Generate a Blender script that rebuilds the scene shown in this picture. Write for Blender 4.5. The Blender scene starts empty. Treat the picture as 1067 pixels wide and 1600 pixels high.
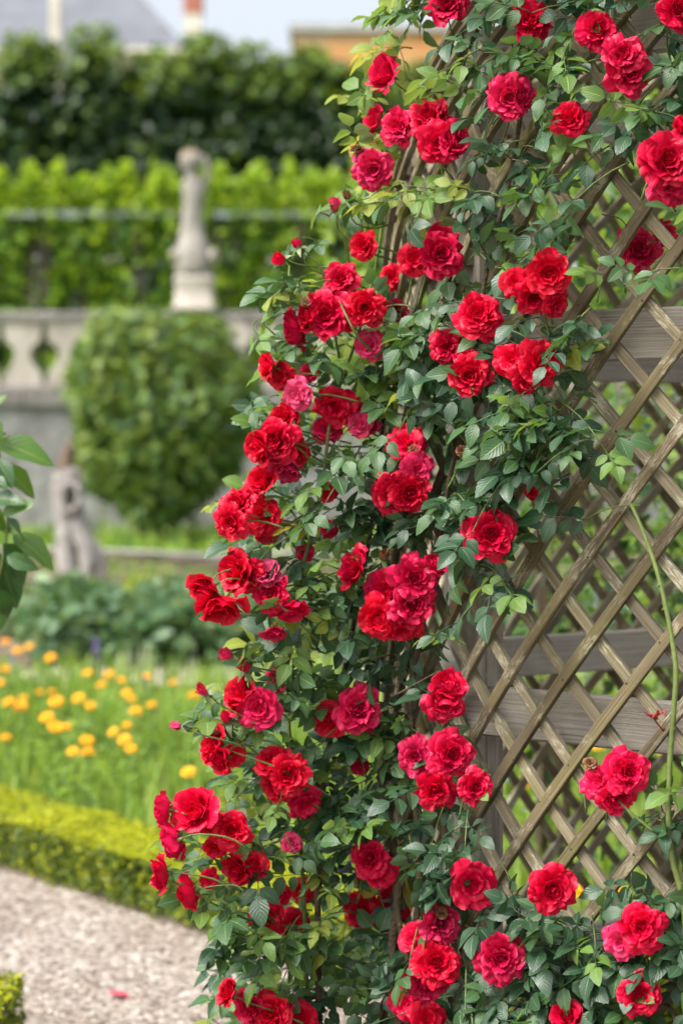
import bpy, math, random
import numpy as np
from mathutils import Vector, Matrix, Quaternion

scene = bpy.context.scene
rnd = random.Random(7)
rng = np.random.default_rng(11)
R_ = math.radians

# ------------------------------------------------------------------ camera
EYE = 1.6
cam_d = bpy.data.cameras.new('camera')
cam = bpy.data.objects.new('camera', cam_d)
scene.collection.objects.link(cam)
cam.location = (0, 0, EYE)
cam.rotation_euler = (math.pi / 2, 0, 0)
cam_d.sensor_fit = 'VERTICAL'
cam_d.sensor_height = 36
cam_d.sensor_width = 24
cam_d.lens = 70
cam_d.shift_y = -110 / 1600
cam_d.clip_start = 0.05
cam_d.clip_end = 3000
cam_d.dof.use_dof = True
cam_d.dof.focus_distance = 3.62
cam_d.dof.aperture_fstop = 2.7
scene.camera = cam

# ------------------------------------------------------------------ sky, sun, exposure
SUN_EL, SUN_AZ = 52, 238      # azimuth clockwise from +Y (camera looks along +Y)
world = bpy.data.worlds.new('World')
scene.world = world
world.use_nodes = True
wn = world.node_tree.nodes
wl = world.node_tree.links
bg = wn['Background']
sky = wn.new('ShaderNodeTexSky')
sky.sky_type = 'NISHITA'
sky.sun_disc = False
sky.sun_elevation = R_(SUN_EL)
sky.sun_rotation = R_(SUN_AZ)
sky.air_density = 1.0
sky.dust_density = 6.0
sky.ozone_density = 1.0
hs = wn.new('ShaderNodeHueSaturation')
hs.inputs['Saturation'].default_value = 0.42
wl.new(sky.outputs[0], hs.inputs['Color'])
wl.new(hs.outputs[0], bg.inputs['Color'])
bg.inputs['Strength'].default_value = 0.15

sun_d = bpy.data.lights.new('sun', 'SUN')
sun_d.energy = 2.0
sun_d.angle = R_(25)
sun_d.color = (1.0, 0.96, 0.9)
sun = bpy.data.objects.new('sun', sun_d)
scene.collection.objects.link(sun)
az, el = R_(SUN_AZ), R_(SUN_EL)
sdir = Vector((math.sin(az) * math.cos(el), math.cos(az) * math.cos(el), math.sin(el)))
sun.rotation_euler = sdir.to_track_quat('Z', 'Y').to_euler()
sun.location = (-3, -3, 12)

scene.view_settings.view_transform = 'Standard'
scene.view_settings.look = 'None'
scene.view_settings.gamma = 1
scene.view_settings.use_curve_mapping = False
scene.view_settings.exposure = 1.17

# ------------------------------------------------------------------ helpers
FP = 70 / 36 * 1600
HZ = 690


def at(x, y, D):
    """a place D metres in front of the eye"""
    return Vector(((x - 533.5) / FP * D, D, EYE - (y - HZ) / FP * D))


def link(o, parent=None):
    scene.collection.objects.link(o)
    if parent is not None:
        o.parent = parent
    return o


def mesh(name, verts, faces, mats=None, smooth=True, midx=None, uv=None):
    me = bpy.data.meshes.new(name)
    if isinstance(verts, np.ndarray):
        verts = verts.reshape(-1, 3)
        nv = len(verts)
        if isinstance(faces, np.ndarray):
            nf, k = faces.shape
            me.vertices.add(nv)
            me.vertices.foreach_set('co', verts.astype(np.float32).ravel())
            me.loops.add(nf * k)
            me.loops.foreach_set('vertex_index', faces.astype(np.int32).ravel())
            me.polygons.add(nf)
            me.polygons.foreach_set('loop_start', np.arange(0, nf * k, k, dtype=np.int32))
            me.polygons.foreach_set('loop_total', np.full(nf, k, dtype=np.int32))
            me.update(calc_edges=True)
        else:
            me.from_pydata([tuple(v) for v in verts], [], faces)
    else:
        me.from_pydata([tuple(v) for v in verts], [], [tuple(f) for f in faces])
    if mats:
        for m in (mats if isinstance(mats, (list, tuple)) else [mats]):
            me.materials.append(m)
    if midx is not None:
        me.polygons.foreach_set('material_index', np.asarray(midx, dtype=np.int32))
    if smooth:
        me.polygons.foreach_set('use_smooth', np.ones(len(me.polygons), dtype=bool))
    if uv is not None:
        lay = me.uv_layers.new(name='UVMap')
        li = np.empty(len(me.loops), dtype=np.int32)
        me.loops.foreach_get('vertex_index', li)
        lay.data.foreach_set('uv', np.asarray(uv, dtype=np.float32)[li].ravel())
    me.update()
    return me


def obj(name, me, parent=None, loc=None):
    o = bpy.data.objects.new(name, me)
    if loc is not None:
        o.location = loc
    return link(o, parent)


def empty(name, loc=(0, 0, 0)):
    o = bpy.data.objects.new(name, None)
    o.empty_display_size = 0.1
    o.location = loc
    return link(o)


def tag(o, label=None, cat=None, group=None, kind=None):
    if label: o['label'] = label
    if cat: o['category'] = cat
    if group: o['group'] = group
    if kind: o['kind'] = kind
    return o


def box(x0, x1, y0, y1, z0, z1):
    v = [(x, y, z) for z in (z0, z1) for y in (y0, y1) for x in (x0, x1)]
    f = [(0, 2, 3, 1), (4, 5, 7, 6), (0, 1, 5, 4), (2, 6, 7, 3), (0, 4, 6, 2), (1, 3, 7, 5)]
    return v, f


def bevbox(x0, x1, y0, y1, z0, z1, b):
    """box with chamfered vertical and top edges"""
    ring = lambda i, z: [(x0 + i + b, y0 + i, z), (x1 - i - b, y0 + i, z), (x1 - i, y0 + i + b, z), (x1 - i, y1 - i - b, z),
                         (x1 - i - b, y1 - i, z), (x0 + i + b, y1 - i, z), (x0 + i, y1 - i - b, z), (x0 + i, y0 + i + b, z)]
    v = ring(0, z0) + ring(0, z1 - b) + ring(b, z1)
    f = [tuple(range(7, -1, -1)), tuple(range(16, 24))]
    for k in range(2):
        for i in range(8):
            f.append((k * 8 + i, k * 8 + (i + 1) % 8, k * 8 + 8 + (i + 1) % 8, k * 8 + 8 + i))
    return v, f


def joinvf(parts):
    V, F = [], []
    for v, f in parts:
        n = len(V)
        V += [tuple(p) for p in v]
        F += [tuple(i + n for i in q) for q in f]
    return V, F


def spline(pts, n):
    """Catmull-Rom through pts"""
    P = [Vector(p) for p in pts]
    P = [P[0] * 2 - P[1]] + P + [P[-1] * 2 - P[-2]]
    out = []
    segs = len(P) - 3
    for k in range(n + 1):
        t = k / n * segs
        i = min(int(t), segs - 1)
        t -= i
        a, b, c, d = P[i:i + 4]
        out.append(0.5 * ((2 * b) + (c - a) * t + (2 * a - 5 * b + 4 * c - d) * t * t + (3 * b - a - 3 * c + d) * t ** 3))
    return out


def tube(pts, radii, sides=6, rough=0.0, seed=0):
    r0 = random.Random(seed)
    V, F = [], []
    n = len(pts)
    up = Vector((0.31, 0.2, 0.93))
    prev = None
    for i, p in enumerate(pts):
        t = (pts[min(i + 1, n - 1)] - pts[max(i - 1, 0)]).normalized()
        if prev is None:
            s = t.cross(up)
            if s.length < 1e-3: s = t.cross(Vector((1, 0, 0)))
        else:
            s = prev - t * prev.dot(t)
        s.normalize()
        prev = s
        b = t.cross(s)
        r = radii[i] if isinstance(radii, (list, tuple)) else radii
        for k in range(sides):
            a = 2 * math.pi * k / sides
            q = r * (1 + rough * r0.uniform(-1, 1))
            V.append(p + s * (math.cos(a) * q) + b * (math.sin(a) * q))
    for i in range(n - 1):
        for k in range(sides):
            F.append((i * sides + k, i * sides + (k + 1) % sides, (i + 1) * sides + (k + 1) % sides, (i + 1) * sides + k))
    F.append(tuple(range(sides - 1, -1, -1)))
    F.append(tuple((n - 1) * sides + k for k in range(sides)))
    return V, F


# ------------------------------------------------------------------ materials
def newmat(name):
    m = bpy.data.materials.new(name)
    m.use_nodes = True
    nt = m.node_tree
    nt.nodes.clear()
    out = nt.nodes.new('ShaderNodeOutputMaterial')
    return m, nt, out


def N(nt, typ, **kw):
    n = nt.nodes.new(typ)
    for k, v in kw.items():
        if k == 'inp':
            for a, b in v.items():
                n.inputs[a].default_value = b
        else:
            setattr(n, k, v)
    return n


def ramp(nt, stops, fac):
    r = nt.nodes.new('ShaderNodeValToRGB')
    e = r.color_ramp.elements
    while len(e) < len(stops): e.new(0.5)
    for el_, (p, c) in zip(e, stops):
        el_.position = p
        el_.color = (*c, 1)
    nt.links.new(fac, r.inputs[0])
    return r


def c3(r, g, b):
    return (r, g, b)


def mat_rough(name, stops, scale=4, rough=0.85, bump=0.3, detail=6, bscale=None, spec=0.3, coord='Object', dist=0.02):
    m, nt, out = newmat(name)
    tc = N(nt, 'ShaderNodeTexCoord')
    no = N(nt, 'ShaderNodeTexNoise', inp={'Scale': scale, 'Detail': detail, 'Roughness': 0.65})
    nt.links.new(tc.outputs[coord], no.inputs['Vector'])
    r = ramp(nt, stops, no.outputs['Fac'])
    p = N(nt, 'ShaderNodeBsdfPrincipled', inp={'Roughness': rough, 'Specular IOR Level': spec})
    nt.links.new(r.outputs[0], p.inputs['Base Color'])
    n2 = N(nt, 'ShaderNodeTexNoise', inp={'Scale': bscale or scale * 5, 'Detail': 5})
    nt.links.new(tc.outputs[coord], n2.inputs['Vector'])
    b = N(nt, 'ShaderNodeBump', inp={'Strength': bump, 'Distance': dist})
    nt.links.new(n2.outputs['Fac'], b.inputs['Height'])
    nt.links.new(b.outputs[0], p.inputs['Normal'])
    nt.links.new(p.outputs[0], out.inputs[0])
    return m


def mat_leaf(name, c_a, c_b, trans=0.3, rough=0.45, spec=0.5, tcol=None, scale=9, veins=False, back=None):
    m, nt, out = newmat(name)
    geo = N(nt, 'ShaderNodeNewGeometry')
    no = N(nt, 'ShaderNodeTexNoise', inp={'Scale': scale, 'Detail': 3})
    nt.links.new(geo.outputs['Position'], no.inputs['Vector'])
    r = ramp(nt, [(0.3, c_a), (0.7, c_b)], no.outputs['Fac'])
    col = r.outputs[0]
    p = N(nt, 'ShaderNodeBsdfPrincipled', inp={'Roughness': rough, 'Specular IOR Level': spec})
    if veins:
        uv = N(nt, 'ShaderNodeUVMap')
        sp = N(nt, 'ShaderNodeSeparateXYZ')
        nt.links.new(uv.outputs[0], sp.inputs[0])
        ab = N(nt, 'ShaderNodeMath', operation='ABSOLUTE')
        nt.links.new(sp.outputs['Y'], ab.inputs[0])
        # midrib
        mr = N(nt, 'ShaderNodeMapRange', inp={'From Min': 0.03, 'From Max': 0.10, 'To Min': 0.55, 'To Max': 0.0})
        nt.links.new(ab.outputs[0], mr.inputs[0])
        # side veins run forwards from the midrib
        mu = N(nt, 'ShaderNodeMath', operation='MULTIPLY_ADD', inp={1: -0.35})
        nt.links.new(ab.outputs[0], mu.inputs[0])
        nt.links.new(sp.outputs['X'], mu.inputs[2])
        sc = N(nt, 'ShaderNodeMath', operation='MULTIPLY', inp={1: 44.0})
        nt.links.new(mu.outputs[0], sc.inputs[0])
        sn = N(nt, 'ShaderNodeMath', operation='SINE')
        nt.links.new(sc.outputs[0], sn.inputs[0])
        ad = N(nt, 'ShaderNodeMath', operation='MULTIPLY_ADD', inp={1: 0.25})
        nt.links.new(sn.outputs[0], ad.inputs[0])
        m2 = N(nt, 'ShaderNodeMath', operation='MULTIPLY', inp={1: -1.6})
        nt.links.new(mr.outputs[0], m2.inputs[0])
        nt.links.new(m2.outputs[0], ad.inputs[2])
        bp = N(nt, 'ShaderNodeBump', inp={'Strength': 0.5, 'Distance': 0.0012})
        nt.links.new(ad.outputs[0], bp.inputs['Height'])
        nt.links.new(bp.outputs[0], p.inputs['Normal'])
        mx = N(nt, 'ShaderNodeMixRGB', inp={'Color2': (min(1, c_b[0] * 2.2 + .03), min(1, c_b[1] * 1.7 + .03), c_b[2] * 1.6 + .01, 1)})
        nt.links.new(mr.outputs[0], mx.inputs['Fac'])
        nt.links.new(col, mx.inputs['Color1'])
        col = mx.outputs[0]
    if back:
        mb = N(nt, 'ShaderNodeMixRGB', inp={'Color2': (*back, 1)})
        nt.links.new(geo.outputs['Backfacing'], mb.inputs['Fac'])
        nt.links.new(col, mb.inputs['Color1'])
        col = mb.outputs[0]
    nt.links.new(col, p.inputs['Base Color'])
    t = N(nt, 'ShaderNodeBsdfTranslucent')
    tc_ = tcol or (c_b[0] * 1.5 + 0.02, c_b[1] * 1.5, c_b[2] * 0.7)
    t.inputs['Color'].default_value = (*tc_, 1)
    mx2 = N(nt, 'ShaderNodeMixShader', inp={'Fac': trans})
    nt.links.new(p.outputs[0], mx2.inputs[1])
    nt.links.new(t.outputs[0], mx2.inputs[2])
    nt.links.new(mx2.outputs[0], out.inputs[0])
    return m


def mat_petal():
    m, nt, out = newmat('rose_petal')
    oi = N(nt, 'ShaderNodeObjectInfo')
    uv = N(nt, 'ShaderNodeUVMap')
    sp = N(nt, 'ShaderNodeSeparateXYZ')
    nt.links.new(uv.outputs[0], sp.inputs[0])
    geo = N(nt, 'ShaderNodeNewGeometry')
    no = N(nt, 'ShaderNodeTexNoise', inp={'Scale': 45, 'Detail': 4})
    nt.links.new(geo.outputs['Position'], no.inputs['Vector'])
    # petals pale a little to pink towards the rim
    mr = N(nt, 'ShaderNodeMapRange', inp={'From Min': 0.82, 'From Max': 1.02, 'To Min': 0.0, 'To Max': 0.22})
    nt.links.new(sp.outputs['X'], mr.inputs[0])
    mu = N(nt, 'ShaderNodeMath', operation='MULTIPLY')
    nt.links.new(mr.outputs[0], mu.inputs[0])
    nt.links.new(no.outputs['Fac'], mu.inputs[1])
    mx = N(nt, 'ShaderNodeMixRGB', inp={'Color2': (0.85, 0.06, 0.13, 1)})
    nt.links.new(mu.outputs[0], mx.inputs['Fac'])
    nt.links.new(oi.outputs['Color'], mx.inputs['Color1'])
    # mottling
    hv = N(nt, 'ShaderNodeHueSaturation')
    vr = N(nt, 'ShaderNodeMapRange', inp={'To Min': 0.78, 'To Max': 1.2})
    nt.links.new(no.outputs['Fac'], vr.inputs[0])
    nt.links.new(vr.outputs[0], hv.inputs['Value'])
    nt.links.new(mx.outputs[0], hv.inputs['Color'])
    p = N(nt, 'ShaderNodeBsdfPrincipled', inp={'Roughness': 0.40, 'Specular IOR Level': 0.22, 'Sheen Weight': 0.0, 'Sheen Roughness': 0.4})
    p.inputs['Sheen Tint'].default_value = (1, 0.35, 0.45, 1)
    nt.links.new(hv.outputs[0], p.inputs['Base Color'])
    # fine lengthwise veins
    wv = N(nt, 'ShaderNodeMath', operation='MULTIPLY', inp={1: 38.0})
    nt.links.new(sp.outputs['Y'], wv.inputs[0])
    sn = N(nt, 'ShaderNodeMath', operation='SINE')
    nt.links.new(wv.outputs[0], sn.inputs[0])
    bp = N(nt, 'ShaderNodeBump', inp={'Strength': 0.22, 'Distance': 0.0008})
    nt.links.new(sn.outputs[0], bp.inputs['Height'])
    nt.links.new(bp.outputs[0], p.inputs['Normal'])
    t = N(nt, 'ShaderNodeBsdfTranslucent')
    nt.links.new(hv.outputs[0], t.inputs['Color'])
    ms = N(nt, 'ShaderNodeMixShader', inp={'Fac': 0.2})
    nt.links.new(p.outputs[0], ms.inputs[1])
    nt.links.new(t.outputs[0], ms.inputs[2])
    nt.links.new(ms.outputs[0], out.inputs[0])
    return m


def mat_wood(name, dark, mid, pale, lichen=0.5, green=0.4):
    """weathered wood; UV x runs along the grain in metres"""
    m, nt, out = newmat(name)
    uv = N(nt, 'ShaderNodeUVMap')
    oi = N(nt, 'ShaderNodeObjectInfo')
    ad = N(nt, 'ShaderNodeVectorMath', operation='ADD')
    cb = N(nt, 'ShaderNodeCombineXYZ')
    ml = N(nt, 'ShaderNodeMath', operation='MULTIPLY', inp={1: 37.0})
    nt.links.new(oi.outputs['Random'], ml.inputs[0])
    nt.links.new(ml.outputs[0], cb.inputs[0])
    nt.links.new(ml.outputs[0], cb.inputs[2])
    nt.links.new(uv.outputs[0], ad.inputs[0])
    nt.links.new(cb.outputs[0], ad.inputs[1])
    mp = N(nt, 'ShaderNodeMapping', inp={'Scale': (4, 330, 1)})
    nt.links.new(ad.outputs[0], mp.inputs[0])
    g = N(nt, 'ShaderNodeTexNoise', inp={'Scale': 1.0, 'Detail': 6, 'Roughness': 0.7})
    nt.links.new(mp.outputs[0], g.inputs['Vector'])
    r = ramp(nt, [(0.28, dark), (0.52, mid), (0.78, pale)], g.outputs['Fac'])
    # algae in long patches
    mp2 = N(nt, 'ShaderNodeMapping', inp={'Scale': (3.5, 12, 1)})
    nt.links.new(ad.outputs[0], mp2.inputs[0])
    g2 = N(nt, 'ShaderNodeTexNoise', inp={'Scale': 1.0, 'Detail': 4})
    nt.links.new(mp2.outputs[0], g2.inputs['Vector'])
    mr = N(nt, 'ShaderNodeMapRange', inp={'From Min': 0.45, 'From Max': 0.7, 'To Min': 0, 'To Max': green})
    nt.links.new(g2.outputs['Fac'], mr.inputs[0])
    mx = N(nt, 'ShaderNodeMixRGB', inp={'Color2': (0.17, 0.155, 0.045, 1)})
    nt.links.new(mr.outputs[0], mx.inputs['Fac'])
    nt.links.new(r.outputs[0], mx.inputs['Color1'])
    # pale lichen flecks
    geo = N(nt, 'ShaderNodeNewGeometry')
    mp3 = N(nt, 'ShaderNodeMapping', inp={'Scale': (60, 320, 1)})
    nt.links.new(ad.outputs[0], mp3.inputs[0])
    g3 = N(nt, 'ShaderNodeTexNoise', inp={'Scale': 1, 'Detail': 5, 'Roughness': 0.75})
    nt.links.new(mp3.outputs[0], g3.inputs['Vector'])
    g4 = N(nt, 'ShaderNodeTexNoise', inp={'Scale': 14, 'Detail': 2})
    nt.links.new(geo.outputs['Position'], g4.inputs['Vector'])
    pr = N(nt, 'ShaderNodeMath', operation='MULTIPLY')
    nt.links.new(g3.outputs['Fac'], pr.inputs[0])
    nt.links.new(g4.outputs['Fac'], pr.inputs[1])
    mr2 = N(nt, 'ShaderNodeMapRange', inp={'From Min': 0.28, 'From Max': 0.36, 'To Min': 0, 'To Max': lichen})
    nt.links.new(pr.outputs[0], mr2.inputs[0])
    mx2 = N(nt, 'ShaderNodeMixRGB', inp={'Color2': (0.48, 0.45, 0.34, 1)})
    nt.links.new(mr2.outputs[0], mx2.inputs['Fac'])
    nt.links.new(mx.outputs[0], mx2.inputs['Color1'])
    hv = N(nt, 'ShaderNodeHueSaturation')
    vr = N(nt, 'ShaderNodeMapRange', inp={'To Min': 0.72, 'To Max': 1.2})
    nt.links.new(oi.outputs['Random'], vr.inputs[0])
    nt.links.new(vr.outputs[0], hv.inputs['Value'])
    nt.links.new(mx2.outputs[0], hv.inputs['Color'])
    p = N(nt, 'ShaderNodeBsdfPrincipled', inp={'Roughness': 0.82, 'Specular IOR Level': 0.25})
    nt.links.new(hv.outputs[0], p.inputs['Base Color'])
    b = N(nt, 'ShaderNodeBump', inp={'Strength': 0.7, 'Distance': 0.0025})
    nt.links.new(g.outputs['Fac'], b.inputs['Height'])
    nt.links.new(b.outputs[0], p.inputs['Normal'])
    nt.links.new(p.outputs[0], out.inputs[0])
    return m


M = {}
M['slat'] = mat_wood('slat_wood', (0.045, 0.033, 0.018), (0.135, 0.106, 0.062), (0.27, 0.235, 0.16), 0.5, 0.6)
M['slat_pale'] = mat_wood('slat_wood_pale', (0.07, 0.055, 0.034), (0.19, 0.16, 0.105), (0.36, 0.32, 0.24), 0.7, 0.35)
M['board'] = mat_wood('board_wood', (0.14, 0.122, 0.10), (0.31, 0.28, 0.24), (0.47, 0.435, 0.385), 0.3, 0.12)
M['nail'] = mat_rough('nail_iron', [(0.4, (0.02, 0.016, 0.012)), (0.7, (0.07, 0.045, 0.03))], 60)
M['petal'] = mat_petal()
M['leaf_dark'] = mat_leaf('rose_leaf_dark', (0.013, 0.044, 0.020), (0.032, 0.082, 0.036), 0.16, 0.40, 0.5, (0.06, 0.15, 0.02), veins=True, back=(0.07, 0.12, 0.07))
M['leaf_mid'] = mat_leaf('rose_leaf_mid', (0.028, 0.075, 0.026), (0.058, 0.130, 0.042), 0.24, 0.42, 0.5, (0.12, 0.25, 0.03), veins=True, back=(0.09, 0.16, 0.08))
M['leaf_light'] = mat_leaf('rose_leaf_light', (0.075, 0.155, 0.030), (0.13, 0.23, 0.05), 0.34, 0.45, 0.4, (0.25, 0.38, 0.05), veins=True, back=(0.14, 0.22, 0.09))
M['leaf_young_backlit'] = mat_leaf('rose_leaf_young_backlit', (0.16, 0.23, 0.035), (0.26, 0.32, 0.06), 0.4, 0.45, 0.4, (0.45, 0.50, 0.06), veins=True, back=(0.24, 0.30, 0.10))  # young leaves, and backlight painted into the leaf colour
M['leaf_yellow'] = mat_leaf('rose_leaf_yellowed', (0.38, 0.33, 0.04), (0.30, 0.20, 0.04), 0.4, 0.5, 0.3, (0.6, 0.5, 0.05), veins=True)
LEAFM = [M['leaf_dark'], M['leaf_mid'], M['leaf_light'], M['leaf_young_backlit'], M['leaf_yellow']]
M['stalk'] = mat_rough('green_stalk', [(0.35, (0.07, 0.11, 0.03)), (0.65, (0.15, 0.20, 0.06))], 30, 0.5, 0.1)
M['cane'] = mat_rough('green_cane', [(0.3, (0.07, 0.10, 0.025)), (0.6, (0.13, 0.17, 0.045)), (0.8, (0.17, 0.13, 0.06))], 12, 0.5, 0.2)
M['oldcane'] = mat_rough('old_cane', [(0.3, (0.035, 0.026, 0.016)), (0.6, (0.10, 0.075, 0.045)), (0.8, (0.17, 0.14, 0.09))], 20, 0.85, 0.6)
M['redshoot'] = mat_rough('red_shoot', [(0.3, (0.20, 0.02, 0.02)), (0.7, (0.34, 0.06, 0.05))], 30, 0.45, 0.1)
M['calyx'] = mat_leaf('rose_calyx', (0.08, 0.13, 0.04), (0.14, 0.19, 0.07), 0.2)
M['stamen'] = mat_rough('rose_stamen', [(0.3, (0.45, 0.25, 0.03)), (0.7, (0.6, 0.4, 0.06))], 100)

# ------------------------------------------------------------------ ground
def ground_sheet(name, poly, z, mat, res=None):
    v = [(x, y, z) for x, y in poly]
    return tag(obj(name, mesh(name, v, [tuple(range(len(v)))], mat, smooth=False)), kind='structure')


def mat_gravel():
    m, nt, out = newmat('gravel')
    tc = N(nt, 'ShaderNodeTexCoord')
    vo = N(nt, 'ShaderNodeTexVoronoi', inp={'Scale': 55})
    nt.links.new(tc.outputs['Object'], vo.inputs['Vector'])
    vo2 = N(nt, 'ShaderNodeTexVoronoi', inp={'Scale': 150})
    nt.links.new(tc.outputs['Object'], vo2.inputs['Vector'])
    sep = N(nt, 'ShaderNodeSeparateXYZ')
    nt.links.new(vo.outputs['Color'], sep.inputs[0])
    r = ramp(nt, [(0.0, (0.13, 0.10, 0.08)), (0.35, (0.30, 0.25, 0.21)), (0.7, (0.39, 0.34, 0.295)), (1.0, (0.52, 0.48, 0.43))], sep.outputs[0])
    no = N(nt, 'ShaderNodeTexNoise', inp={'Scale': 1.6, 'Detail': 5})
    nt.links.new(tc.outputs['Object'], no.inputs['Vector'])
    r2 = ramp(nt, [(0.3, (0.72, 0.68, 0.64)), (0.65, (1, 1, 1))], no.outputs['Fac'])
    mx = N(nt, 'ShaderNodeMixRGB', blend_type='MULTIPLY', inp={'Fac': 1})
    nt.links.new(r.outputs[0], mx.inputs['Color1'])
    nt.links.new(r2.outputs[0], mx.inputs['Color2'])
    p = N(nt, 'ShaderNodeBsdfPrincipled', inp={'Roughness': 0.9, 'Specular IOR Level': 0.2})
    nt.links.new(mx.outputs[0], p.inputs['Base Color'])
    ad = N(nt, 'ShaderNodeMath', operation='ADD')
    nt.links.new(vo.outputs['Distance'], ad.inputs[0])
    nt.links.new(vo2.outputs['Distance'], ad.inputs[1])
    b = N(nt, 'ShaderNodeBump', inp={'Strength': 0.8, 'Distance': 0.012})
    b.invert = True
    nt.links.new(ad.outputs[0], b.inputs['Height'])
    nt.links.new(b.outputs[0], p.inputs['Normal'])
    nt.links.new(p.outputs[0], out.inputs[0])
    return m


M['gravel'] = mat_gravel()
M['soil'] = mat_rough('soil', [(0.3, (0.07, 0.05, 0.035)), (0.6, (0.15, 0.115, 0.08)), (0.8, (0.22, 0.18, 0.13))], 3, 0.95, 0.8, bscale=30)
M['palesoil'] = mat_rough('pale_path', [(0.3, (0.42, 0.36, 0.29)), (0.7, (0.58, 0.52, 0.44))], 2, 0.95, 0.4, bscale=40)
M['lawn'] = mat_rough('turf', [(0.3, (0.06, 0.12, 0.02)), (0.6, (0.11, 0.19, 0.04)), (0.8, (0.17, 0.24, 0.06))], 1.2, 0.9, 0.6, bscale=60)

ground_sheet('ground', [(-400, -60), (400, -60), (400, 900), (-400, 900)], 0.0, M['lawn'])
ground_sheet('gravel_path', [(-9, -6), (9, -6), (9, 5.4), (-0.05, 5.95), (-1.4, 7.65), (-9, 16.5)], 0.008, M['gravel'])
# hedge line of the far side of the path: from (-1.27,7.4) towards (-0.39,6.3)
ground_sheet('flower_bed', [(-0.9, 7.0), (-0.1, 6.0), (9, 5.5), (9, 13.2), (-9, 13.2), (-9, 16.5 - 0.3)], 0.012, M['soil'])
ground_sheet('garden_path', [(-9, 12.9), (9, 12.9), (9, 13.9), (-9, 13.9)], 0.016, M['palesoil'])
ground_sheet('vegetable_bed', [(-9, 13.9), (9, 13.9), (9, 18.6), (-9, 18.6)], 0.012, M['soil'])

# loose pebbles proud of the gravel
def pebbles():
    n = 5200
    base = np.array([(1, 0, 0), (0, 1, 0), (-1, 0, 0), (0, -1, 0), (0, 0, 1.)])
    F0 = np.array([(0, 1, 4), (1, 2, 4), (2, 3, 4), (3, 0, 4)])
    x = rng.uniform(-1.9, 1.3, n); y = rng.uniform(4.6, 8.2, n)
    keep = (y < 7.4 - 1.25 * (x + 1.27)) & ~((x < -0.78) & (y < 5.5))
    x, y = x[keep], y[keep]
    n = len(x)
    s = rng.uniform(0.004, 0.011, n)
    a = rng.uniform(0, 6.28, n)
    V = np.zeros((n, 5, 3))
    ca, sa = np.cos(a)[:, None], np.sin(a)[:, None]
    bx, by = base[:, 0] * 1.4, base[:, 1]
    V[:, :, 0] = x[:, None] + (ca * bx - sa * by) * s[:, None]
    V[:, :, 1] = y[:, None] + (sa * bx + ca * by) * s[:, None]
    V[:, :, 2] = 0.008 + base[:, 2] * s[:, None] * 0.9
    F = (F0[None] + (np.arange(n) * 5)[:, None, None]).reshape(-1, 3)
    ms = [mat_rough('pebble_%s' % k, [(0.3, c), (0.7, tuple(q * 1.2 for q in c))], 60) for k, c in
          (('tan', (0.28, 0.23, 0.185)), ('pale', (0.40, 0.36, 0.32)), ('brown', (0.14, 0.10, 0.08)))]
    mi = np.repeat(rng.choice(3, n, p=[0.5, 0.32, 0.18]), 4)
    o = obj('gravel_stones', mesh('gravel_stones', V, F, ms, midx=mi, smooth=False))
    tag(o, 'loose beige pebbles lying on the gravel path', 'gravel', kind='stuff')


pebbles()

# ------------------------------------------------------------------ leaf clouds for hedges, trees, shrubs
def leaf_cloud(P, size, up=0.5, outward=None, fold=0.25, aspect=0.55, jitter=1.0):
    """diamond leaves folded on the midrib at the points P (n,3); returns verts, faces"""
    n = len(P)
    nr = rng.normal(0, 1, (n, 3)) * jitter
    nr[:, 2] += up * 2
    if outward is not None:
        nr += outward * 1.3
    nr /= np.linalg.norm(nr, axis=1, keepdims=True) + 1e-9
    t = rng.normal(0, 1, (n, 3))
    t -= nr * (t * nr).sum(1, keepdims=True)
    t /= np.linalg.norm(t, axis=1, keepdims=True) + 1e-9
    b = np.cross(nr, t)
    s = (size * rng.uniform(0.65, 1.3, n))[:, None]
    V = np.empty((n, 4, 3))
    V[:, 0] = P - t * s * 0.5
    V[:, 1] = P + b * s * aspect * 0.5 + nr * s * fold * 0.5
    V[:, 2] = P + t * s * 0.5
    V[:, 3] = P - b * s * aspect * 0.5 + nr * s * fold * 0.5
    i = (np.arange(n) * 4)[:, None]
    F = np.concatenate([i + np.array([[0, 1, 2]]), i + np.array([[0, 2, 3]])], axis=1).reshape(-1, 3)
    return V.reshape(-1, 3), F


def cloud_obj(name, P, size, mats, probs, parent=None, loc=None, **kw):
    V, F = leaf_cloud(P, size, **kw)
    mi = np.repeat(rng.choice(len(mats), len(P), p=probs), 2)
    return obj(name, mesh(name, V, F, mats, midx=mi, smooth=False), parent, loc)


def lumpy_points(n, rx, ry, rz, shell=0.35, lumps=14, lump=0.16, seed=0, flat=2.0):
    """points in the outer shell of a lumpy (super)ellipsoid"""
    g = np.random.default_rng(seed)
    d = g.normal(0, 1, (n, 3))
    d /= np.linalg.norm(d, axis=1, keepdims=True)
    k = (np.abs(d) ** flat).sum(1) ** (-1 / flat)
    c = g.normal(0, 1, (lumps, 3))
    c /= np.linalg.norm(c, axis=1, keepdims=True)
    dots = np.clip((d @ c.T - 0.72) / 0.28, 0, 1)
    bump = 1 + lump * (dots.max(1) - 0.4)
    r = (1 - shell * g.uniform(0, 1, n) ** 1.4) * bump * k
    return d * r[:, None] * np.array([rx, ry, rz]), d


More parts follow.
